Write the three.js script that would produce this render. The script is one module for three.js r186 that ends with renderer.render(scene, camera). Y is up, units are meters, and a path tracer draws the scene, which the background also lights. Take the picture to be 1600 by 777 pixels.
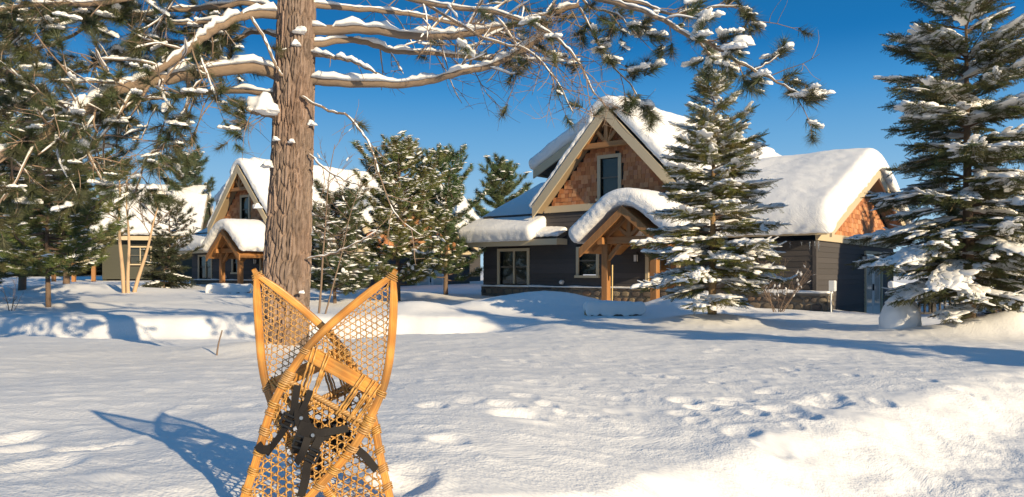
import * as THREE from 'three';
import { mergeGeometries, mergeVertices, toCreasedNormals } from 'three/addons/utils/BufferGeometryUtils.js';
import { ImprovedNoise } from 'three/addons/math/ImprovedNoise.js';

// ---------------------------------------------------------------- camera, sky, sun, exposure
const scene = new THREE.Scene();
const F = 1150, HORIZON = 428, EYE = 1.5;
const camera = new THREE.PerspectiveCamera(2 * Math.atan(388.5 / F) * 180 / Math.PI, 1600 / 777, 0.05, 1500);
camera.position.set(0, EYE, 0);
camera.lookAt(0, EYE, -10);
camera.setViewOffset(1600, 777, 0, 388.5 - HORIZON, 1600, 777);

const SUN_ELEV = 19.5 * Math.PI / 180;
const sunDir = new THREE.Vector3(0.725 * Math.cos(SUN_ELEV), Math.sin(SUN_ELEV), 0.689 * Math.cos(SUN_ELEV)).normalize();
{
  // clear winter air: pale near the horizon, deep blue overhead, a little brighter towards the sun
  const W = 512, H = 256, data = new Float32Array(W * H * 4), v = new THREE.Vector3();
  const stops = [[-1, 0.40, 0.44, 0.50], [-0.02, 0.40, 0.50, 0.60], [0.0, 0.38, 0.55, 0.66], [0.09, 0.26, 0.455, 0.635], [0.165, 0.135, 0.34, 0.58], [0.235, 0.045, 0.235, 0.515], [0.29, 0.010, 0.145, 0.39], [0.38, 0.010, 0.118, 0.31], [0.6, 0.020, 0.115, 0.275], [1, 0.030, 0.115, 0.25]];
  for (let j = 0; j < H; j++) for (let i = 0; i < W; i++) {
    const phi = ((i + 0.5) / W - 0.5) * 2 * Math.PI, th = ((j + 0.5) / H - 0.5) * Math.PI;
    v.set(Math.cos(th) * Math.cos(phi), Math.sin(th), Math.cos(th) * Math.sin(phi));
    let k = 0; while (k < stops.length - 2 && v.y > stops[k + 1][0]) k++;
    const a = stops[k], b = stops[k + 1], t = Math.min(1, Math.max(0, (v.y - a[0]) / (b[0] - a[0])));
    const c = Math.max(0, v.dot(sunDir)), g = 0.10 * Math.pow(c, 6) + 0.35 * Math.pow(c, 60);
    const away = v.y > -0.05 ? 1 : 1;
    const o = (j * W + i) * 4;
    data[o] = (a[1] + (b[1] - a[1]) * t) * away + g; data[o + 1] = (a[2] + (b[2] - a[2]) * t) * away + g * 0.94; data[o + 2] = (a[3] + (b[3] - a[3]) * t) * away + g * 0.82; data[o + 3] = 1;
  }
  const sky = new THREE.DataTexture(data, W, H, THREE.RGBAFormat, THREE.FloatType);
  sky.mapping = THREE.EquirectangularReflectionMapping; sky.magFilter = sky.minFilter = THREE.LinearFilter; sky.wrapS = THREE.RepeatWrapping; sky.needsUpdate = true;
  scene.background = sky; scene.environment = sky;
}
const sun = new THREE.DirectionalLight(new THREE.Color(1, 0.81, 0.53), 5.0);
sun.position.copy(sunDir).multiplyScalar(80); sun.target.position.set(0, 0, -14);
sun.castShadow = true; sun.shadow.radius = 1; sun.shadow.mapSize.set(4096, 4096);
Object.assign(sun.shadow.camera, { left: -45, right: 45, top: 45, bottom: -45, near: 1, far: 220 });
scene.add(sun, sun.target);
const renderer = new THREE.WebGLRenderer({ antialias: true });
renderer.setSize(1024, 497);
renderer.shadowMap.enabled = true;
renderer.toneMapping = THREE.LinearToneMapping;
renderer.toneMappingExposure = 1.24;

// ---------------------------------------------------------------- helpers
const V = (x, y, z) => new THREE.Vector3(x, y, z);
const at = (px, py, d) => V((px - 800) / F * d, EYE - (py - HORIZON) / F * d, -d);
const perlin = new ImprovedNoise();
const N3 = (x, y, z = 0) => perlin.noise(x + 37.3, y + 91.7, z + 11.9);
const lerp = (a, b, t) => a + (b - a) * t;
const clamp = (x, a = 0, b = 1) => Math.min(b, Math.max(a, x));
const ss = (a, b, x) => { const t = clamp((x - a) / (b - a)); return t * t * (3 - 2 * t); };
function rng(seed) { let a = seed * 7919 + 13 | 0; return () => { a |= 0; a = a + 0x6D2B79F5 | 0; let t = Math.imul(a ^ a >>> 15, 1 | a); t = t + Math.imul(t ^ t >>> 7, 61 | t) ^ t; return ((t ^ t >>> 14) >>> 0) / 4294967296; }; }
function table(rows, x) { if (x <= rows[0][0]) return rows[0][1]; for (let i = 1; i < rows.length; i++) if (x <= rows[i][0]) { const a = rows[i - 1], b = rows[i]; return lerp(a[1], b[1], (x - a[0]) / (b[0] - a[0])); } return rows[rows.length - 1][1]; }
const taken = {};
function numbered(name) { taken[name] = (taken[name] ?? -1) + 1; return taken[name] ? name + '_' + String(taken[name]).padStart(3, '0') : name; }
function tag(o, label, category, group) { o.userData.label = label; o.userData.category = category; if (group) o.userData.group = group; return o; }
function thing(name, label, category, pos = [0, 0, 0], group) { const o = new THREE.Group(); o.name = numbered(name); o.position.set(...pos); scene.add(o); return tag(o, label, category, group); }
function part(name, geo, mat, parent, stuff) { const m = new THREE.Mesh(geo, mat); m.name = name; m.castShadow = m.receiveShadow = true; if (parent) parent.add(m); if (stuff) m.userData.kind = 'stuff'; return m; }
function whole(name, geo, mat, label, category, group) { const m = part(numbered(name), geo, mat, scene); return tag(m, label, category, group); }
function copies(name, geo, mat, list, parent, colors) {
  const m = new THREE.InstancedMesh(geo, mat, list.length); m.name = name; m.userData.kind = 'stuff'; m.castShadow = m.receiveShadow = true;
  list.forEach((x, i) => { m.setMatrixAt(i, x); if (colors) m.setColorAt(i, colors[i]); });
  parent.add(m); return m;
}
const M4 = (p, q, s) => new THREE.Matrix4().compose(p, q, s);
const UPV = V(0, 1, 0);
function box(w, h, d, x = 0, y = 0, z = 0, rz = 0, ry = 0, rx = 0) { const g = new THREE.BoxGeometry(w, h, d); if (rx) g.rotateX(rx); if (rz) g.rotateZ(rz); if (ry) g.rotateY(ry); g.translate(x, y, z); return g; }
function chamferBox(w, h, d, c = 0.01) { // bevelled beam
  const s = new THREE.Shape(); const a = w / 2 - c, b = h / 2 - c;
  s.moveTo(-a, -b - c); s.lineTo(a, -b - c); s.lineTo(a + c, -b); s.lineTo(a + c, b); s.lineTo(a, b + c); s.lineTo(-a, b + c); s.lineTo(-a - c, b); s.lineTo(-a - c, -b); s.closePath();
  const g = new THREE.ExtrudeGeometry(s, { depth: d, bevelEnabled: false }); g.translate(0, 0, -d / 2); return g;
}
function beam(a, b, w, h, c = 0.012) { const L = a.distanceTo(b), g = chamferBox(w, h, L, c); const m = new THREE.Matrix4().lookAt(a, b, Math.abs(b.clone().sub(a).normalize().y) > 0.95 ? V(0, 0, 1) : UPV); g.applyMatrix4(m); const mid = a.clone().add(b).multiplyScalar(0.5); g.translate(mid.x, mid.y, mid.z); return g; }
// a tube along points with a radius for each point
function tube(pts, rad, sides = 6, cap = true) {
  const n = pts.length, pos = [], idx = [], uv = []; let nrm = null, len = 0;
  const t = V(), b = V(), q = V();
  for (let i = 0; i < n; i++) {
    t.copy(pts[Math.min(n - 1, i + 1)]).sub(pts[Math.max(0, i - 1)]).normalize();
    if (!nrm) { nrm = V(0, 1, 0); if (Math.abs(t.y) > 0.9) nrm.set(1, 0, 0); }
    nrm.addScaledVector(t, -nrm.dot(t)).normalize(); b.crossVectors(t, nrm);
    if (i) len += pts[i].distanceTo(pts[i - 1]);
    const r = typeof rad === 'function' ? rad(i / (n - 1)) : Array.isArray(rad) ? rad[i] : rad;
    for (let k = 0; k < sides; k++) { const a = k / sides * Math.PI * 2; q.copy(pts[i]).addScaledVector(nrm, Math.cos(a) * r).addScaledVector(b, Math.sin(a) * r); pos.push(q.x, q.y, q.z); uv.push(k / sides * r * 6.28, len); }
  }
  for (let i = 0; i < n - 1; i++) for (let k = 0; k < sides; k++) { const a = i * sides + k, c = i * sides + (k + 1) % sides; idx.push(a, a + sides, c, c, a + sides, c + sides); }
  if (cap) for (const [e, i] of [[0, 0], [1, n - 1]]) { const c = pos.length / 3; pos.push(pts[i].x, pts[i].y, pts[i].z); uv.push(0, 0); for (let k = 0; k < sides; k++) { const a = i * sides + k, d = i * sides + (k + 1) % sides; e ? idx.push(a, c, d) : idx.push(a, d, c); } }
  const g = new THREE.BufferGeometry(); g.setAttribute('position', new THREE.Float32BufferAttribute(pos, 3)); g.setAttribute('uv', new THREE.Float32BufferAttribute(uv, 2)); g.setIndex(idx); g.computeVertexNormals(); return g;
}
const curve = (pts, n, tension = 0.5) => new THREE.CatmullRomCurve3(pts, false, 'centripetal', tension).getPoints(n);
const merge = (list) => mergeGeometries(list.map((g) => { const h = g.index ? g.toNonIndexed() : g; for (const k of Object.keys(h.attributes)) if (!['position', 'normal', 'uv'].includes(k)) h.deleteAttribute(k); if (!h.attributes.uv) h.setAttribute('uv', new THREE.Float32BufferAttribute(new Float32Array(h.attributes.position.count * 2), 2)); return h; }));
// ---------------------------------------------------------------- textures
function tex(W, H, fn, srgb = false) {
  const d = new Uint8Array(W * H * 4);
  for (let j = 0; j < H; j++) for (let i = 0; i < W; i++) { const c = fn(i / W, j / H), o = (j * W + i) * 4; if (typeof c === 'number') { d[o] = d[o + 1] = d[o + 2] = clamp(c) * 255; } else { d[o] = clamp(c[0]) * 255; d[o + 1] = clamp(c[1]) * 255; d[o + 2] = clamp(c[2]) * 255; } d[o + 3] = 255; }
  const t = new THREE.DataTexture(d, W, H); t.wrapS = t.wrapT = THREE.RepeatWrapping; t.magFilter = THREE.LinearFilter; t.minFilter = THREE.LinearMipmapLinearFilter; t.generateMipmaps = true; if (srgb) t.colorSpace = THREE.SRGBColorSpace; t.needsUpdate = true; return t;
}
// noise that tiles in both directions over the unit square
function tileNoise(u, v, fu, fv, s = 0) { const a = u * Math.PI * 2, b = v * Math.PI * 2, ru = fu / 6.283, rv = fv / 6.283; return N3(Math.cos(a) * ru + s, Math.sin(a) * ru + Math.cos(b) * rv * 1.0, Math.sin(b) * rv + s * 1.7); }
const snowBump = tex(512, 512, (u, v) => 0.5 + 0.3 * tileNoise(u, v, 60, 60) + 0.25 * tileNoise(u, v, 160, 160, 5) + 0.12 * tileNoise(u, v, 24, 24, 9));
const grainTex = tex(256, 512, (u, v) => { const g = 0.5 + 0.28 * tileNoise(u, v, 40, 3) + 0.2 * tileNoise(u, v, 110, 6, 3) + 0.15 * tileNoise(u, v, 12, 2, 8); return [0.80 + 0.2 * g, 0.74 + 0.26 * g, 0.66 + 0.34 * g]; }, true);
const grainBump = tex(256, 512, (u, v) => 0.5 + 0.35 * tileNoise(u, v, 60, 4) + 0.25 * tileNoise(u, v, 120, 8, 3));
const rep = (t, x, y) => { const c = t.clone(); c.repeat.set(x, y); c.needsUpdate = true; return c; };
// ---------------------------------------------------------------- materials
const std = (r, g, b, rough = 0.8, extra = {}) => new THREE.MeshStandardMaterial({ color: new THREE.Color().setRGB(r, g, b), roughness: rough, ...extra });
const phys = (r, g, b, rough, extra = {}) => new THREE.MeshPhysicalMaterial({ color: new THREE.Color().setRGB(r, g, b), roughness: rough, ...extra });
const M = {
  snow: std(0.88, 0.87, 0.86, 0.75, { bumpMap: snowBump, bumpScale: 0.006 }),
  roofSnow: std(0.88, 0.87, 0.86, 0.8, { bumpMap: rep(snowBump, 1, 1), bumpScale: 0.018 }),
  clump: std(0.88, 0.87, 0.86, 0.8),
  tan: std(0.55, 0.45, 0.30, 0.65, { bumpMap: grainBump, bumpScale: 0.002 }),
  siding: [0, 1, 2].map((k) => std(0.056 + k * 0.009, 0.050 + k * 0.008, 0.048 + k * 0.008, 0.75, { bumpMap: rep(grainBump, 1, 4), bumpScale: 0.003 })),
  backing: std(0.03, 0.026, 0.024, 0.9),
  shingle: [[0.47, 0.19, 0.075], [0.54, 0.24, 0.10], [0.38, 0.145, 0.06], [0.58, 0.29, 0.14], [0.49, 0.225, 0.115]].map((c) => std(...c, 0.8, { bumpMap: grainBump, bumpScale: 0.003 })),
  timber: std(0.46, 0.23, 0.085, 0.6, { map: grainTex, bumpMap: grainBump, bumpScale: 0.002 }),
  glass: phys(0.75, 0.78, 0.78, 0.03, { transmission: 1, thickness: 0, specularIntensity: 0.7 }),
  curtain: std(0.16, 0.14, 0.11, 0.9),
  stone: [[0.20, 0.16, 0.12], [0.26, 0.21, 0.15], [0.15, 0.12, 0.10], [0.22, 0.15, 0.11], [0.12, 0.10, 0.09]].map((c) => std(...c, 0.9, { bumpMap: rep(snowBump, 2, 2), bumpScale: 0.02 })),
  mortar: std(0.16, 0.145, 0.125, 0.95),
  roofDeck: std(0.10, 0.085, 0.07, 0.9),
  soffit: std(0.30, 0.22, 0.13, 0.8),
  blackMetal: std(0.02, 0.02, 0.02, 0.45),
  white: std(0.72, 0.72, 0.70, 0.5),
  pineGreen: std(1, 1, 1, 0.65), // tinted for each copy
  twig: std(0.15, 0.10, 0.07, 0.9),
  bareTwig: std(0.20, 0.14, 0.10, 0.9),
  ice: phys(0.9, 0.95, 1, 0.08, { transmission: 0.9, thickness: 0.02, ior: 1.31 }),
};
// ---------------------------------------------------------------- snow-covered ground
const PROFILE = [[-40, 0.15], [0, 0.88], [2, 0.83], [4, 0.75], [8, 0.58], [12, 0.5], [16, 0.5], [20, 0.54], [24, 0.62], [38, 0.93], [60, 1.25], [120, 1.9], [900, 6]];
const bumps = [ // x, depth, radius across, radius along, height
  [-0.4, 18.6, 1.5, 0.8, 0.30], [1.25, 19.2, 1.5, 0.8, 0.46], [0.1, 19.9, 0.7, 0.6, 0.12], [-2.3, 17.6, 1.2, 0.7, 0.32], [4.7, 18.9, 1.2, 0.9, 0.58], [4.0, 14.6, 1.25, 0.9, 0.18],
  [7.9, 11.9, 1.3, 0.6, 0.30], [9.4, 12.6, 1.7, 0.9, 0.48], [8.05, 11.7, 0.35, 0.3, 0.16], [-7.5, 23, 3.5, 0.8, 0.16], [-12, 21, 3, 0.7, 0.12], [2.6, 17.8, 1.6, 0.6, 0.08],
  [-3.0, 8.9, 0.75, 0.6, 0.12], [-18, 31, 3.5, 1.2, 0.3], [-6, 27, 4, 1.2, 0.2], [6.4, 17.0, 1.4, 0.7, 0.10], [-0.24, 2.2, 0.13, 0.1, 0.05], [-0.10, 2.12, 0.10, 0.09, 0.05], [-0.75, 2.0, 0.5, 0.35, -0.12], [-2.2, 3.5, 1.2, 1.1, -0.07],
];
const roadE = (x, d) => (x - 1.66) * -0.6753 + (d - 3.9) * 0.7377; // metres behind the edge of the ploughed road
const dents = [];
function groundBase(x, d) {
  let y = table(PROFILE, d);
  y -= 0.5 * ss(8, 12.5, x) * ss(15, 23, d) * (1 - ss(40, 60, d));
  // the shovelled track that crosses the yard on the left
  const dn = table([[-30, 12.9], [-9, 12.9], [-5.8, 11.2], [-4.2, 9.7], [-3.2, 9.8], [-2.0, 12.6], [6, 14]], x), df = 16.2 + 0.35 * N3(x * 0.35, 3) + 0.12 * N3(x * 1.3, 8);
  const cut = ss(dn - 0.35, dn + 0.55, d) * (1 - ss(df - 0.5, df + 0.12, d)) * (1 - ss(-1.2, 1.0, x));
  y -= 0.42 * cut;
  y += 0.10 * Math.exp(-(((d - df - 0.5) / 0.5) ** 2)) * (1 - ss(-1, 1.5, x)) * (0.7 + 0.6 * N3(x * 0.8, 5));
  for (const [bx, bd, rx, rd, h] of bumps) { const q = ((x - bx) / rx) ** 2 + ((d - bd) / rd) ** 2; if (q < 7) y += h * Math.exp(-q * 1.1); }
  // the bank thrown up beside the road
  const e = roadE(x, d) + 0.10 * N3(x * 1.7, d * 1.7) + 0.04 * N3(x * 6, d * 6, 4);
  const soft = 0.30 * ss(-0.5, 0.9, x);
  const up = (1 - soft) * ss(-0.45, 0.16 + 0.14 * ss(0, 2, x), e) + soft * ss(-0.6, 4.6, e);
  const road = 0.13 + 0.26 * ss(0, 2.2, x) + 0.035 * N3(x * 2.3, d * 2.3, 7) + 0.014 * N3(x * 7, d * 7, 2) + 0.008 * N3(x * 17, d * 17, 6);
  if (up < 1) y = lerp(road, y, up);
  return y;
}
function groundY(x, d) {
  let y = groundBase(x, d);
  const field = d < 60 ? ss(-0.1, 0.6, roadE(x, d)) : 1, far = 1 - 0.6 * ss(12, 30, d);
  y += 0.045 * N3(x * 0.45, d * 0.45, 1) + field * far * (0.016 * N3(x * 1.1, d * 1.4, 2) + 0.007 * N3(x * 2.9, d * 3.4, 3));
  if (d < 26) { const r = N3(x * 1.8, d * 2.6, 8), r2 = N3(x * 5.5, d * 7, 9); y += field * (0.007 * Math.max(0, r2 - 0.12) * 2.0 + 0.004 * r2 + 0.007 * Math.max(0, r)); if (d < 14) y += field * 0.0022 * N3(x * 17, d * 19, 5); }
  for (const [bx, bd, rx, rd, h] of dents) { const dx = (x - bx) / rx, dd = (d - bd) / rd, q = dx * dx + dd * dd; if (q < 8) y += -h * Math.exp(-q * q * 0.9) + 0.25 * h * Math.exp(-((Math.sqrt(q) - 1.45) ** 2) * 6); }
  return y;
}
{ // footprints and other dents, read where they lie in the field
  const r = rng(5);
  const spots = [[1070, 632, 1.2], [1098, 641, 1.0], [1150, 627, 1.1], [1136, 634, 0.9], [1200, 614, 0.8], [1296, 626, 1.3], [1280, 632, 1.2], [1222, 641, 1.2], [1256, 650, 1.1], [1160, 676, 1.0], [1205, 690, 1.0], [1304, 620, 0.9], [808, 652, 1.3], [790, 638, 1.0], [676, 636, 0.9], [700, 690, 0.9], [855, 640, 0.8], [1010, 590, 0.7], [975, 585, 0.6], [1380, 628, 0.9], [1500, 612, 0.9], [1520, 618, 0.9], [640, 740, 1.2], [628, 752, 1.1], [20, 712, 1.6], [60, 738, 1.4], [14, 690, 1.3], [130, 712, 1.0], [180, 705, 0.9], [1370, 545, 0.6], [1390, 548, 0.6], [1450, 600, 0.7], [1330, 590, 0.7], [1240, 580, 0.7], [1120, 600, 0.8], [1090, 660, 0.7], [1180, 648, 0.9], [1240, 665, 0.7]];
  for (const [px, py, s] of spots) { let d = 6; for (let k = 0; k < 20; k++) { const y = groundBase((px - 800) / F * d, d); d = lerp(d, clamp((EYE - y) * F / (py - HORIZON), 1.5, 60), 0.6); } dents.push([(px - 800) / F * d, d, 0.085 * s * (0.7 + 0.5 * r()), 0.10 * s * (0.7 + 0.6 * r()), 0.022 * s]); }
  for (let k = 0; k < 240; k++) { const d = 4.2 + r() * 10, x = (r() * 1.1 - 0.36) * d; if (roadE(x, d) > 0.9) { const s = 0.35 + 0.5 * r(); dents.push([x, d, 0.09 * s, 0.11 * s, 0.014 * s]); } }
}
{
  const U = 620, D = 640, pos = [], uv = [], idx = [];
  const ds = [];
  for (let j = 0; j <= D; j++) { const t = j / D; ds.push(t < 0.86 ? 1.3 * Math.pow(60 / 1.3, t / 0.86) : 60 * Math.pow(900 / 60, (t - 0.86) / 0.14)); }
  for (let j = 0; j <= D; j++) for (let i = 0; i <= U; i++) {
    const q = i / U * 2 - 1, u = q * (0.82 + 0.7 * Math.abs(q) ** 7), d = ds[j], x = u * d, y = groundY(x, d); pos.push(x, y, -d); uv.push(x * 0.7, d * 0.7);
  }
  for (let j = 0; j < D; j++) for (let i = 0; i < U; i++) { const a = j * (U + 1) + i, b = a + U + 1; idx.push(a, a + 1, b, a + 1, b + 1, b); }
  // the same sheet goes on beside and behind the camera, coarser
  const grid = (x0, x1, d0, d1, nx, nd) => { const s = pos.length / 3; for (let j = 0; j <= nd; j++) for (let i = 0; i <= nx; i++) { const x = lerp(x0, x1, i / nx), d = lerp(d0, d1, j / nd); pos.push(x, groundY(x, d) - 0.03, -d); uv.push(x * 0.7, d * 0.7); } for (let j = 0; j < nd; j++) for (let i = 0; i < nx; i++) { const a = s + j * (nx + 1) + i, b = a + nx + 1; idx.push(a, a + 1, b, a + 1, b + 1, b); } };
  grid(-1.97, 1.97, -0.2, 1.3, 40, 16); grid(-60, 60, -60, -0.2, 60, 40); grid(-60, -1.97, -0.2, 1.3, 30, 6); grid(1.97, 60, -0.2, 1.3, 30, 6);
  const tri = (sgn) => { const s = pos.length / 3, n = 40; for (let j = 0; j <= n; j++) { const d = lerp(1.3, 60, (j / n) ** 1.5); for (let i = 0; i <= 16; i++) { const x = sgn * lerp(1.50 * d, 92, i / 16); pos.push(x, groundY(x, d) - 0.02, -d); uv.push(x * 0.7, d * 0.7); } } for (let j = 0; j < n; j++) for (let i = 0; i < 16; i++) { const a = s + j * 17 + i, b = a + 17; sgn > 0 ? idx.push(a, a + 1, b, a + 1, b + 1, b) : idx.push(a, b, a + 1, a + 1, b, b + 1); } };
  tri(1); tri(-1);
  const g = new THREE.BufferGeometry(); g.setAttribute('position', new THREE.Float32BufferAttribute(pos, 3)); g.setAttribute('uv', new THREE.Float32BufferAttribute(uv, 2)); g.setIndex(idx); g.computeVertexNormals();
  const m = part('snow_ground', g, M.snow, scene); m.userData.kind = 'structure'; m.userData.label = 'deep snow covering the yard and road edge'; m.userData.category = 'snow ground';
}
const onGround = (px, d) => { const x = (px - 800) / F * d; return V(x, groundY(x, d), -d); };
// ---------------------------------------------------------------- snow blankets
// a slab of snow with rounded edges: p across the slope, r up from it, q along the ridge; bent over the roof by place(p, r, q)
function snowSlab(P0, P1, Q0, Q1, T, place, { rad = T * 0.48, np = 70, nq = 50, nt = 8, rough = 0.05, seed = 0, lump = 0.06 } = {}) {
  const W = P1 - P0, L = Q1 - Q0, g = new THREE.BoxGeometry(W, T, L, np, nt, nq), p = g.attributes.position, v = V(), c = V(), o = V();
  for (let i = 0; i < p.count; i++) {
    v.fromBufferAttribute(p, i); c.set(clamp(v.x, -W / 2 + rad, W / 2 - rad), clamp(v.y, -T / 2 + rad * 0.55, T / 2 - rad), clamp(v.z, -L / 2 + rad, L / 2 - rad)); o.copy(v).sub(c);
    const l = o.length(); if (l > 1e-6) { const ry = v.y > 0 ? rad : rad * 0.55, rr = o.y > 0 ? rad : lerp(rad, ry, Math.abs(o.y) / l); o.multiplyScalar(Math.min(1, rr / l)); const d = o.clone().normalize(); o.copy(d.multiplyScalar(Math.min(l, rr))); v.copy(c).add(o); }
    const X = v.x + P0 + W / 2, Z = v.z + Q0 + L / 2; let Y = v.y + T / 2;
    const n = l > 1e-6 ? o.clone().normalize() : V(0, 1, 0), edge = clamp(Y / T) , k = rough * (N3(X * 3.1, Y * 3.1, Z * 3.1 + seed) + 0.9 * N3(X * 7.3, Y * 7.3, Z * 7.3 + seed) * (1.6 - edge)) + lump * N3(X * 0.9 + seed, Y, Z * 0.9) * edge;
    const lat = edge > 0.02 ? k : 0;
    const out = place(X + n.x * lat, Math.max(0, Y * (1 + 0.10 * N3(X * 0.5, Z * 0.5, seed + 4))) + n.y * lat, Z + n.z * lat); p.setXYZ(i, out.x, out.y, out.z);
  }
  g.deleteAttribute('normal'); const uv = g.attributes.uv; for (let i = 0; i < p.count; i++) uv.setXY(i, p.getX(i) * 0.6 + p.getY(i) * 0.3, p.getZ(i) * 0.6 + p.getY(i) * 0.5);
  g.deleteAttribute('uv'); const h = mergeVertices(g, 1e-4); h.computeVertexNormals(); const hp = h.attributes.position, u2 = new Float32Array(hp.count * 2); for (let i = 0; i < hp.count; i++) { u2[i * 2] = hp.getX(i) * 0.7 + hp.getY(i) * 0.35; u2[i * 2 + 1] = hp.getZ(i) * 0.7 + hp.getY(i) * 0.6; } h.setAttribute('uv', new THREE.BufferAttribute(u2, 2)); return h;
}
// over a gable: ridge along z at x = xc, height ridgeY; slopes may differ left and right; beyond the eave the snow droops
function overGable(xc, ridgeY, slopeL, slopeR, round, eaveL, eaveR, droop = 0.5) {
  const step = 0.02, fw = [[0, 0]], bw = [[0, 0]]; const angAt = (p) => { const t = ss(-round, round, p); return lerp(-slopeL, slopeR, t); };
  let x = 0, y = 0; for (let s = 0; s < 14; s += step) { const a = angAt(s); x += Math.cos(a) * step; y -= Math.sin(a) * step; fw.push([x, y]); }
  x = 0; y = 0; for (let s = 0; s < 14; s += step) { const a = angAt(-s); x -= Math.cos(a) * step; y += Math.sin(a) * step; bw.push([x, y]); }
  return (p, r, q) => { const tb = p >= 0 ? fw : bw, k = Math.min(tb.length - 1, Math.abs(p) / step), i = Math.floor(k), j = Math.min(tb.length - 1, i + 1), f = k - i, a = angAt(p); let px = xc + lerp(tb[i][0], tb[j][0], f), py = ridgeY + lerp(tb[i][1], tb[j][1], f); const ov = Math.max(0, p > 0 ? p - eaveR : -p - eaveL); py -= droop * ov * ov; return V(px + Math.sin(a) * r, py + Math.cos(a) * r, q); };
}
// ---------------------------------------------------------------- one cabin of the row (front faces +z, x runs along the front)
function plankWall(parent, name, x0, x1, y0, y1, holes, frame, seed, thick = 0.2, h = 0.155) { // clapboards on a backing; frame turns wall coordinates into the cabin's
  const r = rng(seed), wall = part(name, new THREE.BufferGeometry(), M.backing, parent);
  const cuts = [...new Set([x0, x1, ...holes.flatMap((q) => [q[0], q[1]])])].sort((a, b) => a - b), back = [];
  for (let i = 0; i < cuts.length - 1; i++) { const a = cuts[i], b = cuts[i + 1], hs = holes.filter((q) => q[0] < b - 1e-6 && q[1] > a + 1e-6).sort((p, q) => p[2] - q[2]); let lo = y0; for (const q of [...hs, [0, 0, y1, y1]]) { if (q[2] > lo + 0.01) back.push(box(b - a, q[2] - lo, thick, (a + b) / 2, (lo + q[2]) / 2, -thick / 2 - 0.02)); lo = q[3]; } }
  wall.geometry = merge(back).applyMatrix4(frame);
  for (let y = y0; y < y1 - 0.02; y += h) { const hh = Math.min(h, y1 - y), ym = y + hh / 2, hs = holes.filter((q) => q[2] < y + hh - 0.01 && q[3] > y + 0.01); let spans = [[x0, x1]]; for (const q of hs) spans = spans.flatMap(([a, b]) => [[a, Math.min(b, q[0])], [Math.max(a, q[1]), b]].filter(([c, d]) => d - c > 0.03));
    for (const [a, b] of spans) { const g = box(b - a - 0.004, hh + 0.015, 0.018, 0, 0, 0, 0, 0, -0.10); g.translate((a + b) / 2, ym, 0.002); g.applyMatrix4(frame); part('clapboard', g, M.siding[Math.floor(r() * 3)], wall); } }
  return wall;
}
function windowUnit(parent, x0, x1, y0, y1, frame, { casing = 0.1, mull = [], rail = 0.5, name = 'window' } = {}) {
  const w = x1 - x0, h = y1 - y0, cx = (x0 + x1) / 2, cy = (y0 + y1) / 2, c = casing, win = part(name, box(w - 2 * c + 0.02, h - 2 * c + 0.02, 0.02, cx, cy, -0.19).applyMatrix4(frame), M.curtain, parent);
  const P = (n, g, m) => part(n, g.applyMatrix4(frame), m, win);
  P('casing', box(c, h, 0.05, x0 + c / 2, cy, 0.022), M.tan); P('casing', box(c, h, 0.05, x1 - c / 2, cy, 0.022), M.tan); P('casing', box(w - 2 * c - 0.004, c, 0.046, cx, y1 - c / 2, 0.022), M.tan); P('sill', box(w + 0.06, c * 0.8, 0.1, cx, y0 + c * 0.2, 0.045), M.tan);
  const xs = [x0 + c, ...mull, x1 - c];
  for (const m of mull) P('mullion', box(0.06, h - 2 * c, 0.06, m, cy, -0.03), M.tan);
  for (let i = 0; i < xs.length - 1; i++) { const a = xs[i] + (i ? 0.03 : 0), b = xs[i + 1] - (i < xs.length - 2 ? 0.03 : 0), ry = lerp(y0 + c, y1 - c, rail); P('pane', box(b - a, ry - y0 - c - 0.02, 0.012, (a + b) / 2, (y0 + c + ry) / 2 - 0.01, -0.06), M.glass); P('pane', box(b - a, y1 - c - ry - 0.02, 0.012, (a + b) / 2, (ry + y1 - c) / 2 + 0.01, -0.045), M.glass); P('sash_rail', box(b - a, 0.04, 0.035, (a + b) / 2, ry, -0.045), M.curtain); }
  return win;
}
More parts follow.
